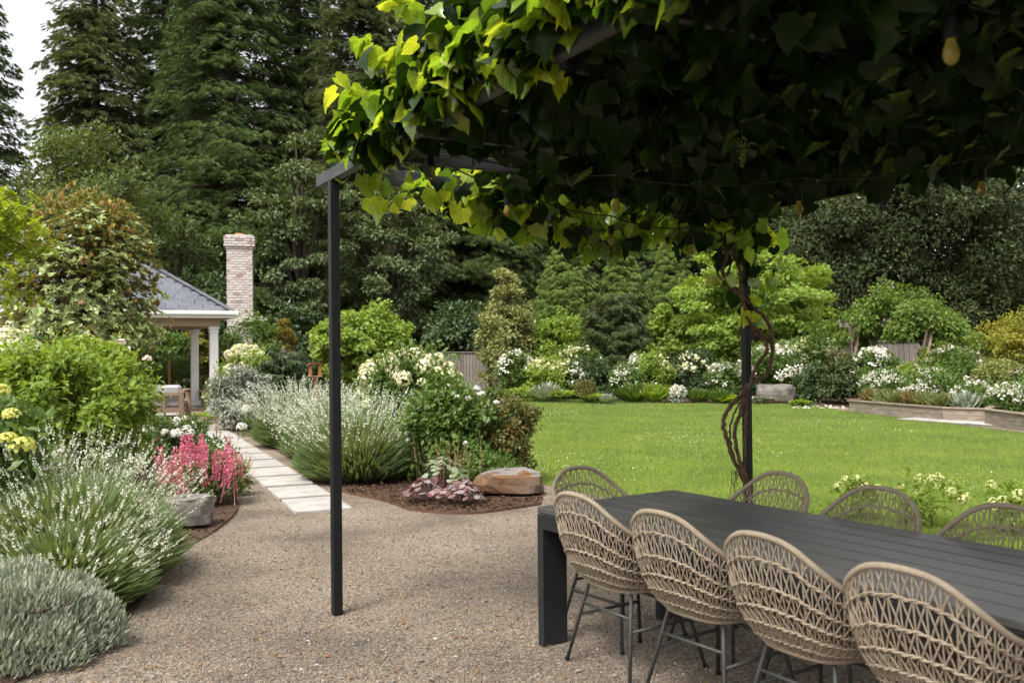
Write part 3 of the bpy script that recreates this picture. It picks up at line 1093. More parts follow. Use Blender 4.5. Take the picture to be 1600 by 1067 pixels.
def tree(name, label, x, y, h, w, mat, n, size, T=LEAF, z0=.2, clumps=60, rc=.17, trunk=.04, group=None, flat=.6, fill=.5, lump=.25, cat='tree', rz=0, depth=None, up=.7, droop=.25, k=16, bark=None, cone=0):
    root = thing(name, label, cat, (x, y, 0), rz, group)
    zb = z0 * h
    C, _ = clump_points(clumps, w / 2 * (1 - rc), (depth or w) / 2 * (1 - rc), (h - zb) / 2 * (1 - rc * .6), fill, lump)
    if cone:
        q_ = np.clip(C[:, 2] / (h - zb) + .5, 0, 1)
        C[:, :2] *= (1.25 - cone * q_)[:, None]
    C = C + np.array([0, 0, (h + zb) / 2])
    g = Geo()
    leaves_on(g, C, w * rc * rng.uniform(.7, 1.2, clumps), n, size, T, flat, up, droop)
    g2 = Geo()
    limbs(g2, C, 0, h * trunk, h * .7, k=k)
    obj('trunk', g2, bark or m_bark, root, smooth=True)
    obj('crown', g, mat, root)
    return root


def flower_ball(r, n, T=LEAF, s=.35, cone=1.0):
    d = rdir(n)
    d[:, 2] = np.abs(d[:, 2]) * 1.3 - .35
    d = unit(d)
    g = Geo()
    tang = np.cross(d, rdir(n))
    P = d * np.array([1, 1, cone]) * r - unit(tang) * r * s * .5
    put(g, T, P, tang, d, r * s * rng.uniform(.8, 1.2, n))
    return g


def shrub(name, label, x, y, h, w, mat, n, size, T=LEAF, cat='shrub', group=None, depth=None, flowers=None, fill=.55, lump=.28, trunk_h=.5, clumps=45, rc=.2, flat=.8, up=.5, droop=.15, stems=9, z=0.01, low=.08):
    """flowers = (part name, material, count, size, as_parts, cone, where)"""
    root = thing(name, label, cat, (x, y, z), rng.uniform(0, 6), group)
    rx, ry = w / 2 * (1 - rc * .7), (depth or w) / 2 * (1 - rc * .7)
    C, dd = clump_points(clumps, rx, ry, h * .5 * (1 - rc * .5), fill, lump)
    C = C + np.array([0, 0, h * (.5 + low * .5)])
    C[:, 2] = np.maximum(C[:, 2], .07 * h)
    g = Geo()
    leaves_on(g, C, w * rc * rng.uniform(.7, 1.15, clumps), n, size, T, flat, up, droop, centre=np.array([0, 0, h * .3]))
    ns_ = int(18 + 26 * min(1.5, w))
    d_ = rdir(ns_ * 3)
    d_ = d_[d_[:, 2] > .05][:ns_]
    sz_ = np.array([w / 2, (depth or w) / 2, h * .5])
    for dd_ in d_:
        p0_ = dd_ * sz_ * .85 + np.array([0, 0, h * .52])
        e_ = unit(dd_ + np.array([0, 0, .5]) + rng.normal(size=3) * .25)
        ln_ = rng.uniform(.10, .26) * min(w, h)
        k_ = max(5, int(ln_ / size * 3))
        t_ = np.linspace(0, 1, k_)
        put(g, T, p0_ + e_ * (t_ * ln_)[:, None], rdir(k_) + e_ * .6, rdir(k_) * .5 + [0, 0, .8], size * (1.1 - .5 * t_))
    g2 = Geo()
    limbs(g2, C, 0, max(.008, h * .012), h * trunk_h, k=stems)
    obj('stem', g2, m_bark, root)
    obj('foliage', g, mat, root)
    if flowers:
        pname, fm, cnt, fs, parts, cone, zmin = flowers
        d = rdir(cnt * 6)
        d = d[d[:, 2] > zmin]
        ph_ = rng.uniform(0, 6, 3)
        sc_ = np.sin(d[:, 0] * 4.5 + ph_[0]) + np.sin(d[:, 2] * 5 + ph_[1]) + np.sin(d[:, 1] * 4 + ph_[2]) + rng.normal(size=len(d)) * 1.1
        d = d[np.argsort(-sc_)[:cnt]]
        rad = rng.uniform(.93, 1.06, (len(d), 1))
        P = d * rad * np.array([w / 2, (depth or w) / 2, h * .5]) + np.array([0, 0, h * .52])
        if parts:
            mes = [flower_ball(1, 46, LEAF_R, .42, cone).mesh(pname, fm) for _ in range(3)]
            for p_, d_ in zip(P, d):
                q = Vector((0, 0, 1)).lerp(Vector(d_), .45).to_track_quat('Z', 'Y').to_euler()
                link(pname, mes[rng.integers(3)], root, p_, (q.x, q.y, q.z), float(fs * rng.uniform(.7, 1.2)))
        else:
            gf = Geo()
            k = 9
            PP = np.repeat(P, k, 0) + rdir(len(P) * k) * fs * np.array([1, 1, .7])
            put(gf, LEAF_R, PP, rdir(len(PP)), rdir(len(PP)) * .7 + [0, -.3, .8], fs * rng.uniform(.6, 1.0, len(PP)))
            obj(pname, gf, fm, root, kind='stuff')
    return root


# ---- conifers
def conifer_meshes(h, w, seed_mat, nb, ns, size, droop, z0=.08, shape=.75, T=SPRAY, hang=0.0):
    tr, cr = Geo(), Geo()
    tube(tr, [(0, 0, 0), (rng.normal() * .08, rng.normal() * .08, h * .4), (0, 0, h)], [h * .014, h * .010, .03], 8)
    zz = z0 + (1 - z0) * rng.random(nb) ** 1.15
    for z in zz:
        L = w / 2 * ((1 - z) ** shape) * rng.uniform(.7, 1.15) + .25
        if z < .22:
            L *= .55 + z * 2
        a = rng.uniform(0, 2 * math.pi)
        o = np.array([math.cos(a), math.sin(a), 0])
        sd_ = np.array([-o[1], o[0], 0])
        b = np.array([0, 0, z * h])
        dr = droop * rng.uniform(.6, 1.3)
        t = np.linspace(0, 1, 6)
        path_ = b + o * (t * L)[:, None] + np.array([0, 0, 1]) * (L * (.10 * t - dr * t ** 2 + .18 * dr * t ** 4))[:, None]
        tube(tr, path_, np.linspace(.02 + L * .008, .006, 6), 4, cap=False)
        m_ = max(6, int(ns * L / (w / 2)))
        tt = .12 + .88 * rng.random(m_) ** .8
        lat = rng.uniform(-1, 1, m_) * (.07 + .27 * np.sin(np.clip(tt, 0, 1) * 2.7)) * L * .75
        Pz = np.stack([np.interp(tt, t, path_[:, i]) for i in range(3)], 1) + sd_ * lat[:, None]
        Pz[:, 2] -= np.abs(lat) * .28 + rng.random(m_) ** 1.4 * (.05 * L + hang)
        D = o * .7 + sd_ * np.sign(lat)[:, None] * rng.uniform(.2, .9, (m_, 1)) - np.array([0, 0, 1]) * rng.uniform(.1, .8, (m_, 1)) + rdir(m_) * .3
        N = np.array([0, 0, 1]) + rdir(m_) * .5 + o * .3
        put(cr, T, Pz, D, N, size * rng.uniform(.7, 1.3, m_))
    return tr.mesh('trunk', m_bark, True), cr.mesh('crown', seed_mat)


def conifer(label, me, x, y, s, rz, name='fir_tree', group='tall firs behind the garden'):
    root = thing(name, label, 'tree', (x, y, 0), rz, group)
    link('trunk', me[0], root, scale=s)
    link('crown', me[1], root, scale=s)
    return root


fir_a = conifer_meshes(32, 12.0, L_fir, 600, 66, .44, .36, hang=.3, T=SPRAY8)
fir_b = conifer_meshes(30, 10.8, L_fir2, 580, 66, .42, .44, hang=.3, T=SPRAY8)
fir_c = conifer_meshes(34, 13.0, L_fir, 600, 68, .44, .30, z0=.10, hang=.25, T=SPRAY8)
firs = [
    (-36, 58, fir_c, .84, 'olive fir at the open sky, its ragged branch ends against white'),
    (150, 52, fir_b, .98, 'broad dense fir rising above the pale maple and the magnolia'),
    (262, 57, fir_a, 1.02, 'dark fir with bare trunk gaps between the maple and the chimney'),
    (365, 50, fir_c, .95, 'deep green fir straight above the brick chimney'),
    (470, 55, fir_a, 1.0, 'dark layered fir just outside the slim pergola post'),
    (570, 50, fir_b, 1.0, 'grey green fir showing beyond the pergola corner'),
    (662, 60, fir_a, .9, 'fir with thin trunk and bright sky gaps beside the vine tips'),
    (735, 54, fir_c, .86, 'shadowy fir above the low board fence'),
    (850, 56, fir_a, .92, 'dark trunked fir above the pale slender magnolia'),
    (960, 62, fir_b, .95, 'fir behind the middle of the three feathery cedars'),
    (1075, 56, fir_c, .9, 'fir behind the vine stem on the far pergola post'),
    (1200, 60, fir_a, .9, 'fir almost hidden by the vine canopy and the lime dogwood'),
]
for px, d, me, s, lab in firs:
    p = AT(px, 500, d)
    conifer(lab, me, p[0], d, s, rng.uniform(0, 6.28))
# the wood behind, one mass of far trees
g = Geo()
me_far = []
for i in range(26):
    x, y = -52 + i * 4.3 + rng.normal() * 1.5, 74 + rng.uniform(-5, 12)
    hgt = rng.uniform(6.5, 9.5) if -30 < x < 40 else 16
    C, _ = clump_points(16, 3.0, 3.0, hgt / 2, .3, .3)
    C[:, 0] *= 1.1 - (C[:, 2] / hgt + .5) * .8
    C += np.array([x, y, hgt / 2])
    leaves_on(g, C, 1.7, 1100, .8, SPRAY3, .8, .3, .5)
o = obj('far_wood', g, L_fir, kind='stuff')

# ---- broadleaf trees of the middle distance
x, y, h, w = spot(20, 262, 188, 36)
tree('maple_tree', 'mid green maple with yellowish tips behind the magnolia', x, y, h, w * 1.05, L_maple, 15000, .2, z0=.12, clumps=120, rc=.13, flat=.7, lump=.3)
x, y, h, w = spot(205, 345, 330, 40)
tree('hazel_tree', 'dull green tree behind the slope of the grey roof', x, y, h, w * 1.2, L_broad, 8000, .22, z0=.05, clumps=70, rc=.15)
x, y, h, w = spot(395, 545, 205, 42)
tree('hemlock_tree', 'grey green layered tree rising between chimney and slim pergola post', x, y, h, w * 1.15, L_broad, 15000, .22, z0=.12, clumps=130, rc=.12, flat=.4, fill=.4, lump=.3)
x, y, h, w = spot(530, 690, 255, 44)
tree('hemlock_tree', 'grey green layered tree seen under the pergola corner', x, y, h, w * 1.1, L_broad, 15000, .22, z0=.1, clumps=130, rc=.12, flat=.4, fill=.4, lump=.3)
x, y, h, w = spot(655, 790, 470, 41)
tree('laurel_tree', 'dark round evergreen just above the low board fence', x, y, h, w, L_dark, 8000, .22, z0=.02, clumps=60, rc=.16)
x, y, h, w = spot(270, 400, 425, 37)
tree('laurel_tree', 'dark evergreen mass behind the chimney base', x, y, h, w, L_dark, 7000, .22, z0=.02, clumps=60, rc=.16)
x, y, h, w = spot(395, 520, 470, 36)
tree('laurel_tree', 'shadowed evergreen between jasmine bush and lime tree', x, y, h, w, L_dark, 6000, .2, z0=.02, clumps=50, rc=.16)
# big dark oak
x, y, h, w = spot(1180, 1640, 215, 40)
tree('holly_oak', 'huge dark glossy oak spreading over the wisteria arbor', x, y, h, w, L_oak, 80000, .20, z0=.03, clumps=340, rc=.085, flat=.7, fill=.3, lump=.28, trunk=.04, k=12)
x, y, h, w = spot(1425, 1570, 405, 36)
tree('holly_tree', 'round dark holly in front of the big oak', x, y, h, w, L_oak, 12000, .16, z0=.04, clumps=80, rc=.15)
x, y, h, w = spot(1440, 1830, 150, 47)
tree('holly_oak', 'dark oak at the frame edge behind the golden maple', x, y, h, w, L_oak, 34000, .30, z0=.03, clumps=220, rc=.10, fill=.3, k=12)
# feathery cedars
for p0, p1, tp, lab in ((825, 945, 372, 'feathery green cedar nearest the pale slender magnolia'), (925, 1015, 384, 'middle feathery cedar behind the dark yew'), (1000, 1095, 376, 'feathery cedar beside the lime dogwood')):
    x, y, h, w = spot(p0, p1, tp, 37)
    root = thing('cedar_tree', lab, 'tree', (x, y, 0), rng.uniform(0, 6), 'three feathery cedars')
    tr, cr = conifer_meshes(h, w * 1.2, L_crypt, 420, 36, .22, -.42, z0=.03, shape=.8, T=SPRAY8)
    link('trunk', tr, root)
    link('crown', cr, root)
# yew
x, y, h, w = spot(905, 1012, 462, 31.5)
root = thing('yew_tree', 'dark bushy yew standing in the white hydrangea border', 'tree', (x, y, 0))
tr, cr = conifer_meshes(h, w * 1.15, L_yew, 170, 40, .24, -.25, z0=.02, shape=.4, T=SPRAY)
link('trunk', tr, root)
link('crown', cr, root)
# lime katsura
x, y, h, w = spot(482, 645, 468, 25)
tree('katsura_tree', 'lime green dome shaped tree just behind the slim pergola post', x, y, h, w, L_lime, 15000, .10, LEAF_R, z0=.2, clumps=120, rc=.12, flat=.5, fill=.45, lump=.2, droop=.4)
# pale slender magnolia
x, y, h, w = spot(738, 842, 422, 33.5)
tree('sweetbay_tree', 'pale slender magnolia with brownish undersides at the fence end', x, y, h, w, leaf_mat('sweetbay_leaves', [(.17, .20, .06), (.25, .27, .09), (.20, .23, .07), (.31, .32, .14)], trans=.25, back=[(.16, .17, .07), (.2, .16, .08)]), 9000, .15, LEAF, z0=.0, clumps=90, rc=.15, lump=.2, up=.4, droop=-.3, cone=.75)
# lime dogwood
x, y, h, w = spot(1045, 1308, 378, 31.5)
tree('dogwood_tree', 'spreading lime green dogwood behind the far pergola post', x, y, h, w, L_lime, 28000, .12, LEAF_R, z0=.1, clumps=150, rc=.10, flat=.35, fill=.45, lump=.22, droop=.5, trunk=.02)
# golden maple
x, y, h, w = spot(1528, 1680, 482, 25)
tree('golden_maple', 'golden green maple at the end of the wooden fence', x, y, h, w, leaf_mat('gold_maple', [(.20, .20, .025), (.27, .26, .04), (.15, .18, .02)], trans=.4), 9000, .10, LEAF, z0=.2, clumps=150, rc=.11, flat=.6)
# shrubs under the trees and behind the pavilion
for p0, p1, tp, d, mt, lab in (
        (205, 300, 515, 33, L_mid, 'green leafy maple seen under the pavilion ceiling'),
        (262, 345, 508, 35, leaf_mat('amber_maple', [(.16, .17, .03), (.24, .20, .04), (.12, .14, .03)], trans=.35), 'yellowish maple seen between the two pavilion columns'),
        (405, 462, 508, 33, leaf_mat('orange_maple', [(.26, .18, .03), (.30, .24, .05), (.16, .15, .03)], trans=.35), 'orange tinged maple rising behind the white jasmine bush')):
    x, y, h, w = spot(p0, p1, tp, d)
    tree('japanese_maple', lab, x, y, h, w, mt, 5000, .13, LEAF, z0=.15, clumps=50, rc=.15, flat=.35)
x, y, h, w = spot(238, 305, 560, 30)
shrub('leafy_shrub', 'plain green shrub on the patio edge behind the garden sofa', x, y, h, w * 1.3, L_mid, 4000, .11)
x, y, h, w = spot(273, 303, 596, 28.8)
shrub('rose_bush', 'white flowered bush seen between sofa arm and pavilion column', x, y, h, w * 1.1, L_mid, 1800, .09, flowers=('blossoms', L_white, 9, .08, False, 1, .1))
x, y, h, w = spot(343, 442, 496, 29)
shrub('jasmine_bush', 'tall jasmine bush flecked with white flowers at the chimney foot', x, y, h, w, L_mid, 8000, .10, fill=.7, flowers=('blossoms', L_white, 260, .035, False, 1, -.4))
g = None

# magnolia with rosettes of brown backed leaves
x, y, h, w = spot(22, 238, 303, 19.5)
root = thing('magnolia_tree', 'glossy magnolia with rusty leaf undersides before the grey roof', 'tree', (x, y, 0))
C, _ = clump_points(240, w / 2 * .92, w / 2 * .92, h * .50, .45, .18)
C[:, 0] *= np.interp(C[:, 2] / h + .5, [0, .35, .7, 1], [1.1, 1.08, .95, .9])
C[:, 1] *= .9
C += np.array([0, 0, h * .52])
k = 4200
i = rng.integers(0, len(C), k)
Pt = C[i] + rdir(k) * .34 * np.array([1, 1, .8])
ax = unit(unit(Pt - np.array([0, 0, h * .4])) * 1.1 + np.array([0, 0, .45]) + rdir(k) * .35)
g = Geo()
for j in range(9):
    r1 = unit(np.cross(ax, rdir(k)))
    D = r1 * rng.uniform(.6, 1.0, (k, 1)) + ax * rng.uniform(0, .8, (k, 1)) ** 1.5
    put(g, LEAF, Pt, D, ax + rdir(k) * .25, rng.uniform(.09, .155, k))
g2 = Geo()
limbs(g2, C, 0, .11, h * .8, k=40)
obj('trunk', g2, m_bark, root, smooth=True)
obj('crown', g, L_mag, root)
k = 560
d = rdir(k * 3)
d = d[(d[:, 2] > -.55) & (d[:, 1] < .5)][:k]
Pt = d * np.array([w * .5, w * .47, h * .47]) * rng.uniform(.9, 1.06, (len(d), 1)) + np.array([0, 0, h * .54])
keep_ = rng.random(len(d)) < .22 + .78 * np.clip((Pt[:, 2] / h - .45) * 2.2, 0, 1)
Pt, d = Pt[keep_], d[keep_]
g = Geo()
for j in range(5):
    D = rdir(len(Pt)) * .5 + d * .35 + [0, 0, 1]
    put(g, LEAF, Pt, D, rdir(len(Pt)) - d * .6, rng.uniform(.085, .14, len(Pt)))
obj('new_growth', g, leaf_mat('magnolia_new_leaves', [(.34, .22, .05), (.24, .15, .04), (.44, .31, .07), (.20, .19, .06), (.16, .17, .05)], trans=.3, rough=.35, spec=.5, tboost=1.1), root)
for p in ((130, 408), (52, 478), (128, 475), (189, 535), (198, 551), (230, 560)):
    q = AT(p[0], p[1], y - w * .42)
    link('flower', flower_ball(.085, 16, LEAF, 1.1, .8).mesh('flower', L_rosy if p[1] > 500 else L_rust), root, q - np.array([x, y, 0]))

# golden robinia hanging in from the frame edge
q = AT(-65, 420, 13.0)
root = thing('golden_robinia', 'bright golden green hanging branches at the frame edge by the magnolia', 'tree', (q[0] - .6, q[1], 0))
off = np.array([q[0] - .6, q[1], 0])
g2, g = Geo(), Geo()
tube(g2, [(0, 0, 0), (.1, 0, 1.6), (.3, .1, 3.0), (.6, 0, 3.7)], [.10, .085, .06, .03], 8)
br = [((-60, 305), (28, 335)), ((-70, 330), (62, 375)), ((-70, 360), (20, 452)), ((-80, 315), (5, 308)), ((-70, 380), (0, 410)), ((-90, 350), (50, 392)), ((-100, 430), (2, 462)), ((-90, 300), (18, 345)), ((-80, 345), (12, 400))]
for a, b in br:
    A_, B_ = AT(*a, 13.0 + rng.uniform(-.4, .4)) - off, AT(*b, 13.0 + rng.uniform(-.4, .4)) - off
    mid = (A_ + B_) / 2 + [0, 0, .18]
    t = np.linspace(0, 1, 8)[:, None]
    cv = A_ * (1 - t) ** 2 + mid * 2 * t * (1 - t) + B_ * t * t
    tube(g2, np.vstack([[.3, .1, 3.0], cv]), np.linspace(.03, .005, 9), 5)
    for c in cv[1:]:
        for _ in range(9):
            o_ = rng.normal(size=3) * [.16, .16, .09]
            s0 = c + o_
            hd = unit(np.array([rng.normal(), rng.normal(), -.9]))
            kk = 12
            tt = np.linspace(0, 1, kk)
            Pp = s0 + hd * (tt * .24)[:, None]
            sdv = unit(np.cross(hd, rdir(1)[0]))
            sg = np.where(np.arange(kk) % 2 == 0, 1, -1)[:, None]
            put(g, LEAF_R, Pp, sdv * sg + hd * .5 + rdir(kk) * .2, np.array([0, 0, 1]) + rdir(kk) * .5, .055)
obj('trunk', g2, m_bark, root, smooth=True)
obj('crown', g, L_yel, root)

# wisteria arbor
A0 = AT(1330, 560, 27.5)
A1 = AT(1450, 560, 26.0)
arb = thing('garden_arbor', 'timber arbor carrying a mound of wisteria before the fence', 'arbor', (A0[0], A0[1], 0))
dv = np.array([A1[0] - A0[0], A1[1] - A0[1], 0])
az = math.atan2(dv[1], dv[0])
nv = np.array([-math.sin(az), math.cos(az), 0])
for a in (0, 1):
    for b in (0, 1.1):
        g = Geo()
        box(g, dv * a + nv * b + [0, 0, 1.1], (.12, .12, 2.2), az, .006)
        obj('post', g, m_board, arb)
g = Geo()
for b in (0, 1.1):
    beam(g, -dv * .15 + nv * b + [0, 0, 2.26], dv * 1.15 + nv * b + [0, 0, 2.26], .08, .14)
for t in np.linspace(-.1, 1.1, 7):
    beam(g, dv * t - nv * .3 + [0, 0, 2.37], dv * t + nv * 1.4 + [0, 0, 2.37], .05, .08)
obj('rafter', g, m_board, arb)
wis = thing('wisteria_vine', 'wisteria with twisted pale trunk draped over the timber arbor', 'vine', (A0[0], A0[1], 0))
m_wis = solid('wisteria_bark', (.30, .22, .16), (.20, .15, .11), rough=.9, scale=10, stretch=(2, 2, .5))
for b, f in ((.97, 1), (.03, -1)):
    g = Geo()
    for k in range(3):
        t = np.linspace(0, 1, 12)
        pth = dv * b + np.stack([.09 * np.cos(t * 7 + k * 2.1), -.15 + .09 * np.sin(t * 7 + k * 2.1), t * 2.3], 1)
        tube(g, pth, np.linspace(.05, .035, 12), 6)
    obj('trunk', g, m_wis, wis, smooth=True)
C, _ = clump_points(130, 2.3, 1.1, .6, .3, .4)
C[:, 2] -= .16 * C[:, 0] ** 2 - .22 + .1 * np.sin(C[:, 0] * 4)
Cx = (dv * .5)[None] + C[:, 0:1] * (dv / np.linalg.norm(dv))[None] + (C[:, 1:2] + .4) * nv[None] + np.array([0, 0, 2.3]) + C[:, 2:3] * np.array([[0, 0, 1]])
g = Geo()
leaves_on(g, Cx, .34, 15000, .13, LEAF, .8, .5, .7)
Pp = Cx[rng.integers(0, 130, 40)] + [0, 0, .3]
obj('foliage', g, leaf_mat('wisteria_leaves', [(.07, .13, .02), (.11, .18, .03), (.09, .15, .025), (.20, .24, .04)], trans=.35), wis)
for p in Pp[:14]:
    g = Geo()
    t = np.linspace(0, 1, 7)
    tube(g, p + np.stack([t * rng.normal() * .35, t * rng.normal() * .2, t * .4 + .08 * np.sin(t * 8)], 1), .008, 4)
    obj('tendril', g, m_bark, wis)

# ------------------------------------------------------------------ back border
B = lambda *a: spot(*a)
HYD = 'white flowered shrubs of the back border'


def bshrub(p0, p1, tp, d, mat, n, size, name, lab, fl=None, T=LEAF, dz=None, cat='shrub', rc=.2, fill=.6, group=None):
    x, y, h, w = B(p0, p1, tp, d)
    return shrub(name, lab, x, y, h, w, mat, n, size, T, cat=cat, flowers=fl, depth=dz, rc=rc, fill=fill, group=group)


WH = lambda n, s=.085, z=-.15: ('blossoms', L_white, int(n * 1.25), s * 1.15, False, 1, z)
CR = lambda n, s=.085, z=-.15: ('blossoms', L_cream, int(n * 1.25), s * 1.15, False, 1, z)
bshrub(778, 836, 553, 30.5, L_mid, 4500, .11, 'hydrangea_bush', 'white hydrangea at the foot of the pale slender magnolia', WH(70), group=HYD)
bshrub(862, 945, 544, 30.8, L_mid, 5000, .11, 'hydrangea_bush', 'cream hydrangea in front of the clipped lime viburnum', CR(90), group=HYD)
bshrub(820, 890, 563, 29.5, L_lime, 4500, .11, 'hydrangea_bush', 'lime leaved hydrangea with cream crown by the standing stones', CR(45, .09, .15), group=HYD)
bshrub(875, 925, 570, 29.6, L_mid, 3500, .10, 'rose_bush', 'white rose bush between lime hydrangea and dark camellia', WH(45, .07))
bshrub(890, 968, 562, 29.8, L_dark, 5500, .10, 'camellia_bush', 'dark green camellia beneath the yew')
bshrub(826, 922, 494, 34, L_lime, 9000, .12, 'viburnum_bush', 'clipped lime viburnum between slender magnolia and yew', T=LEAF_R)
bshrub(1005, 1075, 488, 33.5, L_lime, 5000, .12, 'viburnum_bush', 'lime viburnum between the yew and the dogwood', T=LEAF_R)
bshrub(982, 1022, 553, 29.8, L_mid, 3000, .10, 'hydrangea_bush', 'white hydrangea between yew and lime bush', WH(55), group=HYD)
bshrub(998, 1050, 556, 29, L_lime, 4500, .11, 'hydrangea_bush', 'lime leaved bush with greenish heads under the dogwood', CR(16, .08, .3), group=HYD)
bshrub(1040, 1118, 556, 29.5, L_dark, 5500, .11, 'hydrangea_bush', 'dark hydrangea with few pale heads under the dogwood', CR(26, .08, .1), group=HYD)
bshrub(952, 1005, 572, 28.8, L_mid, 3200, .09, 'rose_bush', 'white rose bush above the blue green hosta', WH(40, .06))
bshrub(1100, 1165, 568, 28.6, L_mid, 4000, .09, 'rose_bush', 'small white roses behind the flat boulder', WH(50, .06, -.3))
bshrub(1152, 1262, 545, 28.5, L_mid, 7000, .10, 'hydrangea_bush', 'white hydrangea behind the far pergola post and big boulder', WH(120), group=HYD)
bshrub(1205, 1318, 527, 29.0, L_mid, 8000, .11, 'hydrangea_bush', 'tallest cream hydrangea beside the weathered fence', CR(130), group=HYD)
bshrub(1238, 1305, 574, 26.5, L_dark, 5500, .10, 'azalea_bush', 'dark green azalea next to the big boulder')
bshrub(1283, 1358, 566, 25.5, L_yew, 5500, .10, 'azalea_bush', 'olive green shrub at the corner of the raised bed')
bshrub(1335, 1400, 545, 25, L_mid, 4000, .09, 'rose_bush', 'tall white roses before the bare fence boards', WH(36, .08, -.1))
bshrub(1398, 1445, 566, 24, L_lime, 3500, .08, 'spirea_bush', 'pale lime mound among the white gaura', CR(40, .04))
bshrub(1440, 1518, 518, 26, L_lime, 5500, .10, 'elder_bush', 'loose yellow green shrub under the end of the wisteria', fill=.4)
bshrub(1445, 1535, 543, 23.5, L_mid, 4500, .09, 'rose_bush', 'blush roses on tall stems in the raised bed', ('blossoms', L_rosy, 34, .075, False, 1, -.1), fill=.4)
bshrub(1526, 1590, 562, 22.5, leaf_mat('gold_privet', [(.17, .20, .05), (.24, .27, .09), (.14, .17, .04)], trans=.3), 4500, .08, 'privet_bush', 'rounded yellowish bush at the end of the raised bed')
bshrub(1575, 1650, 572, 22, L_mid, 3500, .09, 'yarrow_clump', 'pale pink yarrow beside the yellowish bush', ('blossoms', L_rosy, 40, .08, False, .5, .35), cat='plant')
bshrub(1343, 1420, 580, 22.8, L_mid, 4000, .08, 'gaura_clump', 'white gaura haze over the corner of the raised bed', WH(170, .035, -.5), cat='plant', fill=.4)
bshrub(1405, 1500, 578, 21.8, L_mid, 4500, .08, 'gaura_clump', 'wide white gaura haze along the raised bed timber', WH(190, .035, -.5), cat='plant', fill=.4)
bshrub(1485, 1560, 600, 20.3, L_mid, 2600, .08, 'candytuft_clump', 'white candytuft between gaura and the nearer raised bed', WH(80, .05, .1), cat='plant')
bshrub(1545, 1625, 601, 19.3, L_mid, 2600, .08, 'candytuft_clump', 'white candytuft spilling over the nearer raised bed', WH(80, .05, .1), cat='plant')
# low plants along the lawn
for p0, p1, tp, d, mt, n, s, nm, lab, fl in (
        (806, 836, 591, 28.6, L_lime, 900, .12, 'hosta', 'yellow green hosta by the standing stones', None),
        (836, 872, 596, 28.2, L_sant, 1200, .10, 'dianthus_clump', 'grey green low tuft between the two yellowish hostas', None),
        (862, 892, 597, 28, L_lime, 1000, .10, 'hosta', 'yellowish low hosta left of the reddish azalea', None),
        (893, 938, 594, 27.6, L_bronze, 2200, .09, 'dwarf_azalea', 'reddish green dwarf azalea at the lawn edge', None),
        (918, 945, 606, 27.3, L_lime, 900, .09, 'hosta', 'yellow green tuft right beside the reddish azalea', None),
        (934, 985, 583, 28.4, L_dark, 2200, .11, 'hosta', 'blue green hosta mound below the white roses', None),
        (940, 958, 612, 26.8, L_sant, 500, .08, 'dianthus_clump', 'tiny pale silver tuft at the lawn edge', None),
        (968, 1012, 594, 27.4, L_mid, 1800, .09, 'dianthus_clump', 'grey green mound with white flecks below the lime bush', ('blossoms', L_white, 16, .05, False, 1, .1)),
        (1005, 1038, 596, 27.2, L_lime, 1500, .11, 'daylily_clump', 'bright green daylily clump at the lawn edge', None),
        (1042, 1074, 600, 26.9, L_sant, 1200, .07, 'petunia_clump', 'small ball of white petunias in bare mulch', ('blossoms', L_white, 40, .06, False, 1, .1)),
        (1075, 1108, 603, 27, L_mid, 1500, .1, 'sedge_clump', 'grassy tuft at the near end of the flat boulder', None),
        (1104, 1152, 606, 26.6, L_mid, 1800, .1, 'sedge_clump', 'wide grassy tuft before the flat boulder', None),
        (1132, 1152, 612, 26.3, L_yel, 700, .09, 'hosta', 'golden hosta beside the far pergola post', None),
        (1178, 1200, 612, 26.2, L_sant, 700, .09, 'hosta', 'small variegated hosta at the big boulder foot', None),
        (1240, 1262, 620, 25, L_lime, 700, .09, 'hosta', 'variegated yellow hosta between boulder and bare mulch', None)):
    x_, y_, h_, w_ = spot(p0, p1, tp + 5, d)
    if fl and 'petunia' in nm or 'azalea' in nm:
        shrub(nm, lab, x_, y_, h_, w_ * .85, mt, int(n * 1.3), s * .7, cat='plant', flowers=fl, rc=.25)
        continue
    ro_ = thing(nm, lab, 'plant', (x_, y_, .01), rng.uniform(0, 6))
    thin = nm != 'hosta'
    k_ = 420 if thin else 190
    a_, q_ = rng.uniform(0, 2 * math.pi, k_), rng.random(k_)
    o_ = np.stack([np.cos(a_), np.sin(a_), np.zeros(k_)], 1)
    P_ = o_ * (q_ * w_ * .22)[:, None] + np.array([0, 0, .01])
    D_ = o_ * (.25 + q_ * (1.0 if thin else 1.3))[:, None] + np.array([0, 0, .95]) + rdir(k_) * .25
    g = Geo()
    put(g, LEAF_N if thin else LEAF_R, P_ + ([0, 0, 0] if thin else D_ * (h_ * .5)), D_ - (np.array([0, 0, 0]) if thin else np.array([0, 0, .9])), np.array([0, 0, 1]) - o_ * .5 + rdir(k_) * .3, (h_ * rng.uniform(.7, 1.25, k_)) if thin else rng.uniform(.09, .17, k_))
    obj('foliage', g, mt, ro_)
    g = Geo()
    for z_ in range(7):
        tube(g, [P_[z_] * .5, P_[z_] + D_[z_] * h_ * .5], .005, 4)
    obj('stem', g, mt, ro_)
    if fl:
        g = Geo()
        kk_ = 60
        put(g, LEAF_R, P_[:kk_] + D_[:kk_] * h_ * .9, rdir(kk_), rdir(kk_) + [0, -.3, .8], .045)
        obj('blossoms', g, L_white, ro_, kind='stuff')
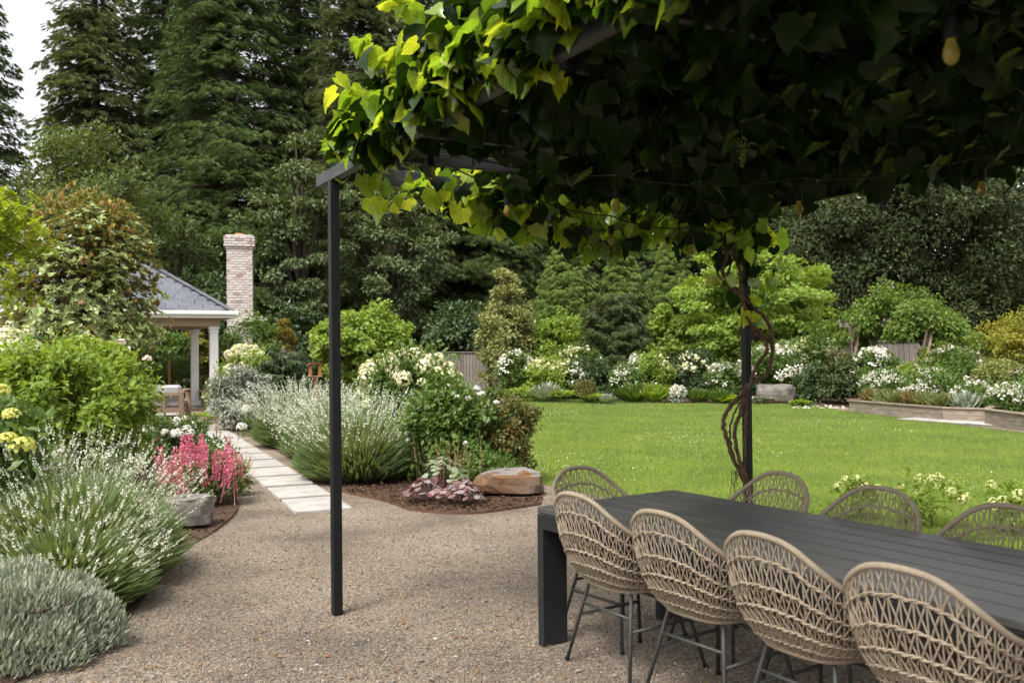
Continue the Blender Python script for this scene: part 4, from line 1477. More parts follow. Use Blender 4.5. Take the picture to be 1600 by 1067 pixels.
# a row of little tufts behind the raised bed timber
tm = []
for k in range(3):
    g = Geo()
    n = 260
    D = rdir(n)
    D[:, 2] = np.abs(D[:, 2]) * 1.5 + .5
    put(g, LEAF_N, rng.normal(size=(n, 3)) * [.07, .07, .02] + [0, 0, .05], D, rdir(n), rng.uniform(.16, .3, n))
    tm.append(g.mesh('tuft', [leaf_mat('tuft_green', [(.12, .15, .05), (.17, .19, .07)], trans=.3), leaf_mat('tuft_rust', [(.15, .14, .05), (.21, .13, .05), (.12, .14, .05)], trans=.3), leaf_mat('tuft_grey', [(.20, .24, .18), (.26, .3, .24)], trans=.2)][k]))
tl = ['lime', 'rusty', 'grey green']
tp_ = ['at the raised bed corner', 'second from the raised bed corner', 'under the whitest gaura', 'in the middle of the timber edge', 'at the timber joint', 'just past the timber joint', 'before the candytuft']
for i, px in enumerate((1362, 1384, 1406, 1430, 1452, 1476, 1508)):
    d = 22.4 - i * .42
    p = AT(px, 625, d)
    k = (1, 0, 0, 1, 0, 0, 2)[i]
    o = link('grass_tuft', tm[k], None, (p[0], d, .2), (0, 0, rng.uniform(0, 6)), 1.25)
    tag(o, tl[k] + ' little tuft ' + tp_[i], 'plant', 'row of tufts along the raised bed')


# raised beds
def raised_bed(lab, base, h, inner):
    root = thing('raised_bed', lab, 'planter', (base[0][0], base[0][1], 0))
    o0 = np.array([base[0][0], base[0][1], 0])
    pts = [np.array([*p, 0]) - o0 for p in base]
    for a, b in zip(pts[:-1], pts[1:]):
        dd = (b - a) / np.linalg.norm(b - a)
        for j, z in enumerate((h * .25, h * .74)):
            g = Geo()
            beam(g, a + dd * .002 + [0, 0, z], b - dd * .002 + [0, 0, z], .06, h * .48, b=.006)
            obj('board', g, m_bedwood, root)
        g = Geo()
        beam(g, a + [0, 0, h + .018], b + [0, 0, h + .018], .13, .035, b=.005)
        obj('cap', g, m_bedwood, root)
    g = Geo()
    P = [p + [0, 0, h - .06] for p in pts] + [np.array([*q, h - .06]) - o0 for q in inner]
    g.add(P, [list(range(len(P)))])
    obj('soil', g, m_mulch, root)


b1 = [tuple(G(1328, 644)[:2]), tuple(G(1473, 658)[:2]), tuple(G(1552, 661)[:2])]
raised_bed('long low timber raised bed full of white gaura', b1, .27, [(13.5, 20.5), (13, 26), (9.2, 25.5)])
b2 = [tuple(G(1560, 655)[:2]), tuple(G(1541, 664)[:2]), tuple(G(1640, 680)[:2])]
raised_bed('nearer timber raised bed at the frame edge', b2, .30, [(13.5, 15.5), (13.5, 19)])
g = Geo()
P = np.array([G(rng.uniform(1240, 1320), rng.uniform(634, 640)) for _ in range(90)]) + [0, 0, .03]
put(g, LEAF_R, P, np.c_[rng.normal(size=(90, 2)), np.zeros(90)], rdir(90) * .4 + [0, 0, 1], .06)
obj('fallen_petals', g, L_white, kind='stuff')


# boulders
def boulder(lab, x, y, sx, sy, sz, rz, mats, seed, flat_top=.75, skew=0.0):
    r_ = np.random.default_rng(seed)
    g = Geo()
    nu, nv_ = 26, 14
    V, Fc = [], []
    pl_ = unit(r_.normal(size=(11, 3)))
    for j in range(nv_ + 1):
        ph = math.pi * j / nv_
        for i in range(nu):
            th = 2 * math.pi * i / nu
            d = np.array([math.sin(ph) * math.cos(th), math.sin(ph) * math.sin(th), math.cos(ph)])
            s = np.sign(d) * np.abs(d) ** .55
            for q in pl_:
                k = s @ q
                if k > .88:
                    s = s - q * (k - .88) * .9
            s = s * (1 + .035 * math.sin(th * 5 + ph * 7 + seed) + .02 * r_.normal())
            s[2] = min(s[2], flat_top + .05 * math.sin(th * 3 + seed) + skew * s[0])
            V.append([s[0] * sx / 2, s[1] * sy / 2, max(s[2], -.45) * sz * .5 / flat_top])
    for j in range(nv_):
        for i in range(nu):
            i2 = (i + 1) % nu
            Fc.append([j * nu + i, (j + 1) * nu + i, (j + 1) * nu + i2, j * nu + i2])
    V = np.array(V)
    V[:, 2] += sz * .45
    g.add(V, Fc)
    me = g.mesh('boulder', mats, False)
    if len(me.materials) > 1:
        nz = np.empty(len(me.polygons) * 3)
        me.polygons.foreach_get('normal', nz)
        me.polygons.foreach_set('material_index', (nz.reshape(-1, 3)[:, 2] > .72).astype(np.int32))
    o = link('boulder', me, None, (x, y, 0), (0, 0, rz))
    return tag(o, lab, 'boulder')


b = G(292, 830)
boulder('grey boulder half under the lavender beside pink flower spikes', b[0] - .08, b[1] + .18, .56, .38, .30, .15, m_rock, 3)
b = G(793, 778)
boulder('ochre sided boulder with flat top at the gravel edge', b[0], b[1] + .18, .76, .42, .30, .12, [m_rock2, m_rock2top], 8, skew=.12)
b = G(1215, 631)
boulder('big pale boulder beside the far pergola post', b[0], b[1] + .3, 1.12, .7, .56, 0, m_rock, 5)
b = G(1118, 622)
boulder('flat boulder half hidden by a grassy tuft', b[0], b[1] + .3, .95, .6, .44, .2, m_rock, 6)
b = G(803, 612)
boulder('low standing stone before the white hydrangea', b[0] - .1, b[1] + .2, .55, .5, .55, .3, m_rock, 9)
b = G(811, 610)
boulder('taller pale standing stone before the white hydrangea', b[0] + .1, b[1] + 1.2, .7, .5, .95, .5, m_rock, 12)


# ------------------------------------------------------------------ the near beds
def stem_template(h, bend, w, spike, nf, fs, leafy=0):
    """one flowering stem: thin curved ribbon (mat 0) and a spike of florets (mat 1); unit: metres, y along stem"""
    V, Fc = [], []
    k = 5
    for i in range(k):
        t = i / (k - 1)
        z = bend * t * t
        V += [[-w * (1 - .6 * t), h * t, z], [w * (1 - .6 * t), h * t, z]]
    for i in range(k - 1):
        a = i * 2
        Fc += [[a, a + 1, a + 3], [a, a + 3, a + 2]]
    S = T_(V, Fc)
    V, Fc = [], []
    for j in range(nf):
        t = 1 - spike * (rng.random() ** .8)
        c = np.array([0, h * t, bend * t * t])
        d = unit(np.array([rng.normal(), .8, rng.normal()]))
        r1 = unit(np.cross(d, rng.normal(size=3)))
        s = fs * rng.uniform(.7, 1.3) * (1.15 - .5 * (t - 1 + spike) / spike)
        n = len(V)
        V += [c, c + d * s * .5 + r1 * s * .35, c + d * s, c + d * s * .5 - r1 * s * .35]
        Fc += [[n, n + 1, n + 2], [n, n + 2, n + 3]]
    return S, T_(V, Fc)


def lavender(lab, x, y, h, r, n, nleaf, lean=(0, 0), wstem=.0022, fs=.016, nf=14, ry=None, spread=1.0, mat=None, fmat=None, name='lavender_clump', fall=-.05):
    root = thing(name, lab, 'plant', (x, y, .01))
    ry = ry or r
    tm = [stem_template(1, rng.uniform(-.02, .14), wstem / h, rng.uniform(.09, .16), nf, fs / h) for _ in range(8)]
    gs, gf = Geo(), Geo()
    i = rng.integers(0, 8, n)
    a, q = rng.uniform(0, 2 * math.pi, n), np.sqrt(rng.random(n))
    P = np.stack([np.cos(a) * q * r * .42, np.sin(a) * q * ry * .42, np.full(n, .05)], 1)
    out = np.stack([np.cos(a) * q, np.sin(a) * q, np.zeros(n)], 1) * spread * .85
    D = out + np.array([lean[0], lean[1], 1]) + rdir(n) * .12
    hh = h * (.5 + .6 * rng.random(n) ** .8) * (1 - fall * q * q)
    for k in range(8):
        s = i == k
        put(gs, tm[k][0], P[s], D[s], out[s] + rdir(s.sum()) * .4, hh[s])
        put(gf, tm[k][1], P[s], D[s], out[s] + rdir(s.sum()) * .4, hh[s])
    a, q = rng.uniform(0, 2 * math.pi, nleaf), np.sqrt(rng.random(nleaf))
    out = np.stack([np.cos(a) * q, np.sin(a) * q, np.zeros(nleaf)], 1)
    zz = rng.random(nleaf) * np.sqrt(np.maximum(1 - q * q, 0)) * h * .55
    P = out * np.array([r * .8, ry * .8, 0]) + zz[:, None] * np.array([lean[0] * .5, lean[1] * .5, 1])
    put(gs, NEEDLE, P * [.75, .75, .8], out * (.9 + .5 * spread) + np.array([lean[0], lean[1], .9]) + rdir(nleaf) * .3, rdir(nleaf), h * rng.uniform(.18, .42, nleaf))
    obj('stem', gs, mat or L_lav, root, kind='stuff')
    obj('flower', gf, fmat or L_lavf, root, kind='stuff')
    return root


# left bed
lavender('big white lavender leaning over the gravel above the grey santolina', -3.13, 6.5, 1.02, .82, 820, 9000, (.08, -.14), ry=.9, spread=1.15, fall=.2, fs=.0125, nf=19)
lavender('white lavender sprawling low over the gravel edge', -2.86, 5.85, .72, .56, 380, 6500, (.36, -.12), spread=1.35, fall=.15, fs=.0135, nf=22)
lavender('white lavender behind, below the lime mock orange', -3.95, 7.5, .85, .7, 420, 2800, (.2, -.1), fs=.019)
root = thing('santolina_clump', 'silver grey santolina cushion at the corner of the gravel', 'plant', (-2.78, 4.95, .01))
g = Geo()
n = 30000
d = rdir(n)
d[:, 2] = np.abs(d[:, 2])
P = d * (rng.uniform(.72, 1.0, (n, 1))) * np.array([.62, .5, .44]) * (1 + .12 * np.sin(d[:, 0:1] * 9) * np.sin(d[:, 1:2] * 8))
put(g, LEAF_N, P, d * .5 + np.array([.05, 0, .9]) + rdir(n) * .55, rdir(n), rng.uniform(.028, .06, n))
obj('foliage', g, L_sant, root)
g = Geo()
for _ in range(26):
    a = rng.uniform(0, 6.28)
    tube(g, [(0, 0, 0), (.25 * math.cos(a), .2 * math.sin(a), .2), (.5 * math.cos(a), .4 * math.sin(a), .3)], [.012, .008, .004], 4)
obj('stem', g, m_bark, root)

x, y, h, w = spot(-130, 55, 628, 6.7)
hl = shrub('hydrangea_bush', 'hydrangea with lemon yellow heads at the frame edge behind lavender', x, y, h, w, L_mid, 2600, .10, LEAF4, rc=.24)
fb = [flower_ball(1, 60, LEAF_R, .4, .75).mesh('flower_head', L_lemon) for _ in range(2)]
for p, s in (((18, 648), .062), ((35, 697), .085), ((8, 685), .05), ((12, 835), .06), ((2, 610), .06), ((14, 545 + 140), .06)):
    q = AT(p[0], p[1], 6.3)
    link('flower_head', fb[rng.integers(2)], hl, Matrix.Rotation(-hl.rotation_euler.z, 3, 'Z') @ Vector(q - np.array([x, y, .01])), (0, 0, rng.uniform(0, 6)), s)
x, y, h, w = spot(-15, 238, 540, 10.6)
shrub('mock_orange_bush', 'big lime green leafy bush between magnolia and lavender', x, y, h, w, L_lime, 15000, .085, LEAF4, fill=.72, clumps=110, rc=.13, up=.6, lump=.14)
x, y, h, w = spot(-60, 85, 524, 12.3)
shrub('hydrangea_bush', 'cream hydrangea crown showing over the big lime bush', x, y, h, w, L_mid, 3500, .1, LEAF4, flowers=('flower_head', L_cream, 34, .11, True, .9, .35))
x, y, h, w = spot(95, 185, 532, 12.5)
shrub('hydrangea_bush', 'lime headed hydrangea peeping over the big lime bush', x, y, h, w, L_lime, 3000, .1, LEAF4, flowers=('flower_head', leaf_mat('green_petals', [(.42, .48, .14), (.52, .56, .22)], trans=.3, tboost=.9), 26, .10, True, 1.0, .4))
x, y, h, w = spot(-20, 70, 480, 15)
shrub('laurel_bush', 'dark shrub in the shade below the magnolia', x, y, 1.9, w * 1.4, L_dark, 4000, .13)

# pink hyssop with flower spikes as parts
hy = thing('hyssop_plant', 'hyssop with dense pink flower spikes beside the grey boulder', 'plant', (-3.33, 9.75, .01))
g = Geo()
C, _ = clump_points(40, .42, .36, .2, .4, .2)
leaves_on(g, C + [0, 0, .24], .13, 3400, .055, LEAF, .8, .4, .1)
obj('foliage', g, L_mid, hy)
spk_me = []
for _ in range(3):
    g = Geo()
    n = 150
    t = rng.random(n)
    a = rng.uniform(0, 6.28, n)
    rad = .026 * (1.1 - t * .75)
    P = np.stack([np.cos(a) * rad, np.sin(a) * rad, t * .32], 1)
    put(g, LEAF, P, np.stack([np.cos(a), np.sin(a), rng.uniform(.2, 1, n)], 1), rdir(n), rng.uniform(.016, .03, n))
    tube(g, [(0, 0, -.16), (0, 0, .24)], .003, 4)
    spk_me.append(g.mesh('flower_spike', L_pink))
for i in range(50):
    a, q = rng.uniform(0, 6.28), math.sqrt(rng.random())
    o_ = np.array([math.cos(a) * q, math.sin(a) * q])
    zz = .38 - .25 * q * q + rng.uniform(-.03, .07)
    link('flower_spike', spk_me[i % 3], hy, (o_[0] * .46, o_[1] * .40, zz), (-o_[1] * .28, o_[0] * .28, rng.uniform(0, 6)), float(rng.uniform(.7, 1.15)))
# white roses behind the hyssop
for px, py, d, lab in ((250, 664, 12.7, 'white roses nearest the lime bush'), (292, 660, 12.9, 'white roses nearest the pavers')):
    p = AT(px, py, d)
    shrub('rose_bush', lab, p[0], d, p[2] + .06, .62, L_mid, 1700, .06, LEAF, flowers=('rose', L_white, 17, .055, True, .8, .35))
p = AT(372, 742, 10.35)
shrub('impatiens_plant', 'small white flowers at the path edge beside the hyssop', p[0], 10.35, .34, .26, L_mid, 600, .045, LEAF, cat='plant', flowers=('flower', L_white, 13, .034, True, .8, -.1))
p = AT(338, 690, 11.6)
shrub('rose_bush', 'thin leafy rose shoot between hyssop and pavers', p[0], 11.6, .5, .5, L_mid, 500, .06, LEAF, flowers=('flower', L_white, 4, .04, True, .8, .1))
rs = thing('rusty_sage', 'slender rusty orange flower stems between white roses and path', 'plant', (*AT(282, 690, 13.6)[:2], .01))
g, gf = Geo(), Geo()
tm = stem_template(1, .05, .004, .5, 40, .03)
n = 60
P = np.stack([rng.normal(size=n) * .32, rng.normal(size=n) * .25, np.zeros(n)], 1)
D = rdir(n) * .22 + [0, 0, 1]
s = rng.uniform(.45, .85, n)
put(g, tm[0], P, D, rdir(n), s)
put(gf, tm[1], P, D, rdir(n), s)
leaves_on(g, np.array([[0, 0, .1], [.2, 0, .1], [-.2, .1, .1]]), .25, 500, .07, LEAF_N)
obj('stem', g, L_lav, rs, kind='stuff')
obj('flower', gf, L_rust, rs, kind='stuff')
sg = thing('straw_grass', 'tuft of straw coloured grass at the path edge', 'plant', (*AT(366, 720, 11.2)[:2], .01))
g = Geo()
put(g, BLADE, rng.normal(size=(260, 3)) * [.05, .05, 0], rdir(260) * .5 + [0, 0, 1], rdir(260), rng.uniform(.2, .42, 260))
obj('blades', g, L_straw, sg, kind='stuff')

# right bed along the path
x, y, h, w = spot(328, 428, 582, 19.2)
shrub('silver_bush', 'silver leaved bush at the far end of the paver path', x, y, h, w, L_silver, 7000, .09, LEAF_N, fill=.7, lump=.12, T=None) if False else shrub('silver_bush', 'silver leaved bush at the far end of the paver path', x, y, h, w, L_silver, 9000, .085, LEAF, fill=.7, lump=.12)
x, y, h, w = spot(338, 436, 548, 23)
shrub('hydrangea_bush', 'cream lime hydrangea between jasmine and the silver bush', x, y, h, w, L_lime, 4500, .11, LEAF, flowers=('flower_head', L_cream, 46, .14, True, .9, .1))
p = AT(352, 622, 21.5)
shrub('hydrangea_bush', 'small lemon hydrangea beside the pavilion bench', p[0] - .2, 22.2, 1.0, .9, L_lime, 2200, .1, LEAF, flowers=('blossoms', L_lemon, 14, .11, False, 1, .1))
x, y, h, w = spot(418, 476, 555, 20)
root = thing('yew_bush', 'dark upright yew with bright tips behind the lavender', 'shrub', (x, y, 0))
tr, cr = conifer_meshes(h, w * 1.3, L_dark, 110, 30, .16, -.5, z0=.02, shape=.35, T=SPRAY3)
link('stem', tr, root)
link('foliage', cr, root)
for px, py, d in ((385, 640, 18.2), (378, 668, 17.6)):
    p = AT(px, py, d)
    ro = thing('garden_rose', 'white rose ' + ('bloom in front of the silver bush' if py < 650 else 'bloom low at the mulch under the silver bush'), 'flower', (p[0], d, .01))
    g = Geo()
    tube(g, [(0, 0, 0), (.03, 0, p[2] * .5), (0, 0, p[2])], .008, 5)
    leaves_on(g, np.array([[0, 0, p[2] * .6]]), .12, 40, .06)
    obj('stem', g, L_mid, ro)
    obj('rose', flower_ball(.1, 60, LEAF_R, .5, .85), L_white, ro, loc=(0, 0, p[2]))
lavender('white lavender farther along the path before the yew', AT(470, 690, 15.8)[0], 15.8, 1.10, .88, 760, 8000, (-.1, -.1), wstem=.004, fs=.021, nf=13, spread=1.15)
lavender('white lavender between the two path lavenders', AT(515, 690, 14.0)[0], 14.0, 1.06, .74, 460, 5500, (-.05, -.1), wstem=.004, fs=.020, nf=13, spread=1.15)
lavender('white lavender right behind the slim pergola post', AT(562, 740, 11.6)[0], 11.6, 1.10, .84, 900, 9500, (-.05, -.1), wstem=.003, fs=.017, nf=14, spread=1.15)
x, y, h, w = spot(545, 728, 556, 14.6)
shrub('hydrangea_bush', 'wide cream white hydrangea above the path lavender', x, y, h, w, L_mid, 7500, .10, LEAF4, depth=1.5, flowers=('flower_head', L_cream, 105, .115, True, .9, -.05), clumps=70)
x, y, h, w = spot(632, 795, 604, 11.2)
shrub('weigela_bush', 'leafy green bush with few white blooms behind the heucheras', x, y, h, w, L_mid, 7500, .085, LEAF4, depth=1.2, flowers=('flower', L_white, 18, .04, True, .8, -.2), clumps=80, rc=.16)
x, y, h, w = spot(735, 838, 616, 11.1)
shrub('weigela_bush', 'bronze tinted bush behind the ochre boulder', x, y, h, w, L_bronze, 6500, .06, LEAF, depth=.9, clumps=60, rc=.17)
p = G(745, 740)
shrub('weigela_bush', 'low green bush skirting the ochre boulder', p[0] + .05, 10.65, .42, 1.1, L_mid, 4200, .05, LEAF, depth=.6)

# dry flower stalks over the heucheras
ds = thing('foamflower_stalks', 'straw and pink flower stalks rising above the heucheras', 'plant', (*AT(705, 760, 10.05)[:2], .01))
g, gf = Geo(), Geo()
tm = [stem_template(1, rng.uniform(-.03, .08), .003, .42, 34, .022) for _ in range(4)]
for k in range(4):
    n = 7
    P = np.stack([rng.normal(size=n) * .2, rng.normal(size=n) * .12, np.zeros(n)], 1)
    D = rdir(n) * .16 + [0, 0, 1]
    s = rng.uniform(.45, .75, n)
    nn = rdir(n)
    put(g, tm[k][0], P, D, nn, s)
    put(gf, tm[k][1], P, D, nn, s)
obj('stem', g, L_rust, ds, kind='stuff')
obj('flower', gf, L_straw, ds, kind='stuff')


def lobed(nl, depth_, cup, jit=0.0):
    V, k = [[0, .18, 0]], nl * 2 + 1
    for i in range(k):
        a = -2.75 + 5.5 * i / (k - 1)
        r_ = (.5 if i % 2 else .5 * (1 - depth_)) + rng.normal() * jit
        x_, y_ = math.sin(a) * r_, .42 + math.cos(a) * r_
        V.append([x_, y_, cup * (x_ * x_ + (y_ - .4) ** 2)])
    return T_(V, [[0, i, i + 1] for i in range(1, k)] + [[0, k, 1]])


for px, py, d, mt, lab, rr, sz in ((668, 785, 9.55, L_heum, 'silver and burgundy heuchera at the steel edging', .21, .085),
                                   (692, 768, 9.85, L_heug, 'taller sage green heuchera between two burgundy ones', .26, .105),
                                   (722, 788, 9.45, L_heum, 'burgundy heuchera nearest the ochre boulder', .2, .085)):
    p = G(px, py)
    hr = thing('heuchera', lab, 'plant', (p[0], p[1], .01), rng.uniform(0, 6))
    lt = [lobed(6, .16, rng.uniform(-.5, -.2), .02) for _ in range(3)]
    lms = []
    for t in lt:
        g = Geo()
        g.add(*t)
        lms.append(g.mesh('leaf', mt))
    g = Geo()
    for i in range(64):
        a, q = rng.uniform(0, 6.28), math.sqrt(rng.random())
        tip = np.array([math.cos(a) * rr * q, math.sin(a) * rr * q, (.10 + .15 * (1 - q * q)) * (1.5 if mt is L_heug else 1)])
        tube(g, [(0, 0, 0), tip * .6 + [0, 0, .03], tip], .0025, 3)
        D = unit(np.array([math.cos(a), math.sin(a), -.25 - .3 * q]) + rng.normal(size=3) * .25)
        N = unit(np.array([math.cos(a) * .5 * q, math.sin(a) * .5 * q, 1]) + rng.normal(size=3) * .3)
        Rr = unit(np.cross(D, N))
        Nn = np.cross(Rr, D)
        e = Matrix((tuple(Rr), tuple(D), tuple(Nn))).transposed().to_euler()
        link('leaf', lms[i % 3], hr, tip, (e.x, e.y, e.z), float(sz * rng.uniform(.75, 1.15)))
    obj('stem', g, L_heum, hr)

# hydrangeas behind the far chairs, at the lawn edge
for i, (px, py, d, s, lab) in enumerate(((1335, 765, 8.6, .75, 'pale lime hydrangea between the second and third far chair'), (1455, 745, 8.2, .95, 'pale lime hydrangea behind the third far chair'), (1580, 752, 7.9, 1.0, 'pale lime hydrangea at the frame edge behind the far chairs'))):
    p = AT(px, py, d)
    shrub('hydrangea_bush', lab, p[0], d, max(p[2], .35) * .95, s * .62, L_lime, int(330 * s), .06, LEAF4, lump=.5, fill=.15, rc=.2, clumps=14, trunk_h=.12, flowers=('flower_head', leaf_mat('lime_heads', [(.55, .58, .22), (.66, .66, .34), (.50, .55, .2)], trans=.3, tboost=.9), int(11 * s), .05, True, 1.1, .1))

# ------------------------------------------------------------------ dining table and chairs
TT = np.array([.1222, 4.9998, 0])
TH = .985
TL = np.array([math.cos(TH), -math.sin(TH), 0])
TS = np.array([math.sin(TH), math.cos(TH), 0])
t_rz = -TH
LEN, WID = 3.2, 1.02
tab = thing('dining_table', 'long charcoal slatted outdoor table under the vine pergola', 'table', TT, t_rz)
npl = 7
pw = (WID - .004) / npl
for i in range(npl):
    g = Geo()
    box(g, (LEN / 2, (i + .5) * pw + .002, .735), (LEN, pw - .010, .03), 0, .003)
    obj('plank', g, m_table, tab)
g = Geo()
for yy in (.02, WID - .02):
    box(g, (LEN / 2, yy, .677), (LEN - .11, .036, .082), 0, .003)
for xx in (.02, LEN - .02):
    box(g, (xx, WID / 2, .677), (.036, WID - .36, .082), 0, .003)
obj('apron', g, m_tabledark, tab)
for xx in (.027, LEN - .027):
    for yy in (.085, WID - .085):
        g = Geo()
        box(g, (xx, yy, .359), (.05, .165, .714), 0, .004)
        obj('leg', g, m_tabledark, tab)
g = Geo()
tube(g, [(2.35, .84, .748), (2.35, .84, .754)], .035, 16)
obj('hole_cap', g, m_black, tab)


def cr_interp(K, t):
    K = np.asarray(K, float)
    n = len(K) - 1
    u = np.clip(np.asarray(t, float), 0, 1) * n
    i = np.minimum(u.astype(int), n - 1)
    f = (u - i)[:, None]
    # reflect across x at the two ends (the shell is symmetric)
    lo, hi = K[1] * [-1, 1, 1], K[-2] * [-1, 1, 1]
    Q = np.vstack([lo, K, hi])
    a, b, c, d = Q[i], Q[i + 1], Q[i + 2], Q[i + 3]
    return .5 * ((2 * b) + (c - a) * f + (2 * a - 5 * b + 4 * c - d) * f ** 2 + (3 * b - a - 3 * c + d) * f ** 3)


RIM = [(0, -.385, .897), (.125, -.372, .877), (.225, -.325, .80), (.272, -.225, .715), (.286, -.09, .655), (.28, .05, .62), (.262, .16, .57), (.215, .24, .49), (.12, .265, .462), (0, .27, .46)]
BAS = [(0, -.215, .425), (.075, -.21, .425), (.14, -.19, .425), (.18, -.13, .425), (.195, -.04, .425), (.19, .05, .43), (.175, .13, .435), (.14, .19, .44), (.08, .215, .445), (0, .22, .445)]


def shell(phi, u):
    """phi -1..1 round the back, u 0 rim .. 1 base"""
    phi, u = np.broadcast_arrays(np.asarray(phi, float), np.asarray(u, float))
    sg = np.sign(phi)
    r_, b_ = cr_interp(RIM, np.abs(phi)), cr_interp(BAS, np.abs(phi))
    c_ = b_ * .25 + r_ * .75
    c_[:, 2] = b_[:, 2] * .72 + r_[:, 2] * .28
    c_[:, :2] *= 1.06
    uu = u[:, None]
    p = r_ * (1 - uu) ** 2 + c_ * 2 * uu * (1 - uu) + b_ * uu ** 2
    p[:, 0] *= np.where(sg == 0, 1, sg)
    return p


def make_chair():
    root = thing('wicker_chair', 'x', 'chair', (0, 0, 0), 0, 'woven rope dining chairs round the table')
    ph = np.linspace(-1, 1, 81)
    g = Geo()
    tube(g, shell(ph, np.zeros(81)), .0120, 9)
    obj('rim', g, m_rope, root, smooth=True)
    for j, u in enumerate((.15, .33, .50, .66, .83)):
        lim = .9 if j < 3 else .97
        tt = np.linspace(-lim, lim, 130)
        wob = .0045 * np.sin(tt * 75 + j)
        cpts = shell(tt, np.clip(u + wob, 0, 1))
        nrm = unit(cpts - np.array([0, -.02, .52]))
        g = Geo()
        for s in (1, -1):
            off_ = nrm * (.0045 * s * np.cos(tt * 95))[:, None] + np.array([0, 0, 1]) * (.0045 * s * np.sin(tt * 95))[:, None]
            tube(g, cpts + off_ + nrm * .003, .0043, 5, cap=False)
        obj('band', g, m_rope, root, smooth=True)
    g = Geo()
    nk = 50
    us = np.linspace(0, 1, 19)
    knots = np.array([0, .15, .33, .50, .66, .83, 1.0])
    for s in (0, 1, -1):
        for k in range(nk):
            p0 = -.985 + 1.97 * (k + .5) / nk
            zig = np.interp(us, knots, [0 if s == 0 else s * .0165 * (-1) ** q_ for q_ in range(7)]) + .002 * rng.normal()
            if s == 0:
                p0 += .5 * 1.97 / nk
            phi = np.clip(p0 + zig, -1, 1)
            pp = shell(phi, us)
            nrm = unit(pp - np.array([0, -.02, .52]))
            tube(g, pp + nrm * .003 * s, .0036, 4, cap=False)
    obj('weave', g, m_rope, root, smooth=True, kind='stuff')
    # woven seat
    g = Geo()
    ring = shell(np.linspace(-1, 1, 61), np.ones(61))
    tube(g, ring, .011, 6)
    for k in range(15):
        yy = -.19 + .385 * k / 14
        ww = .19 * math.sqrt(max(.05, 1 - (yy / .24) ** 2))
        xs = np.linspace(-ww, ww, 9)
        tube(g, np.stack([xs, np.full(9, yy), .432 - .012 * (1 - (xs / ww) ** 2)], 1), .0062, 4, cap=False)
        yy2 = -.175 + .35 * k / 14
        w2 = .20 * math.sqrt(max(.05, 1 - (yy2 / .22) ** 2))
        ys = np.linspace(-w2, w2, 9)
        tube(g, np.stack([np.full(9, yy2), ys, .437 - .012 * (1 - (ys / w2) ** 2)], 1), .0062, 4, cap=False)
    obj('seat', g, m_rope, root, smooth=True)
    # metal base
    for sx in (-1, 1):
        for sy in (-1, 1):
            g = Geo()
            tube(g, [(sx * .245, sy * .25, 0), (sx * .165, sy * .165, .40), (sx * .145, sy * .15, .418)], [.0095, .0095, .0085], 8)
            lg = obj('leg', g, m_leg, root, smooth=True)
            g = Geo()
            tube(g, [(sx * .246, sy * .251, .0), (sx * .243, sy * .248, .014)], .013, 8)
            obj('foot', g, m_black, lg)
    for a, b in (((-1, -1), (-1, 1)), ((1, -1), (1, 1)), ((-1, 1), (1, 1)), ((-1, -1), (1, -1))):
        zt_ = .24 if a[0] == b[0] else .30
        k = .245 - (.08 * zt_ / .4)
        k2 = .25 - (.085 * zt_ / .4)
        g = Geo()
        tube(g, [(a[0] * k, a[1] * k2, zt_), (b[0] * k, b[1] * k2, zt_)], .008, 7)
        obj('stretcher', g, m_leg, root, smooth=True)
    g = Geo()
    q = np.array([(.15, .155), (-.15, .155), (-.15, -.155), (.15, -.155), (.15, .155)])
    tube(g, np.c_[q, np.full(5, .416)], .008, 6)
    obj('seat_frame', g, m_leg, root)
    return root


chair0 = make_chair()
places = [
    (.53, .235, 0, 'tan rope chair on the near side at the table corner'),
    (1.13, .225, 0, 'tan rope chair second from the table corner on the near side'),
    (1.73, .20, 0, 'tan rope chair third from the table corner on the near side'),
    (2.32, .15, 0, 'nearest and largest tan rope chair on the near side of the table'),
    (.63, WID - .17, math.pi, 'tan rope chair on the far side beside the vine covered post'),
    (1.32, WID - .22, math.pi, 'tan rope chair on the far side with pale hydrangea behind its arch'),
    (1.95, WID - .24, math.pi, 'tan rope chair on the far side next to the frame edge'),
    (.12, .50, -math.pi / 2, 'tan rope chair at the head of the table with lawn behind'),
]
for i, (l, s, rz, lab) in enumerate(places):
    c = chair0 if i == 0 else copy_tree(chair0)
    p = TT + TL * l + TS * s
    c.location = (p[0], p[1], .002)
    c.rotation_euler = (0, 0, t_rz + rz + (0, .03, -.02, .04, -.05, .04, .0, .06)[i])
    c['label'] = lab

# ------------------------------------------------------------------ pergola
P1 = np.array([-1.0863, 5.6217, 0])
PTH = 1.07
PL = np.array([math.cos(PTH), -math.sin(PTH), 0])
PS = np.array([math.sin(PTH), math.cos(PTH), 0])
PB, PA, PH = 3.34, 7.6, 2.65  # PA is drawn out beyond the view so the leafy roof blocks light
prg = thing('vine_pergola', 'black steel pergola frame over the dining table', 'pergola', P1, -PTH)
for a in (0, PA):
    for b in (0, PB):
        g = Geo()
        box(g, (a, b, PH / 2), (.058, .058, PH), 0, .004)
        obj('post', g, m_black, prg)
g = Geo()
box(g, (PA / 2 - .1, 0, PH + .038), (PA + .34, .055, .076), 0, .004)
obj('beam', g, m_rail, prg)
g = Geo()
box(g, (PA / 2 - .06, PB, PH + .05), (PA + .2, .055, .10), 0, .004)
obj('beam', g, m_black, prg)
g = Geo()
box(g, (0, PB / 2, PH + .05), (.055, PB - .06, .10), 0, .004)
obj('beam', g, m_rail, prg)
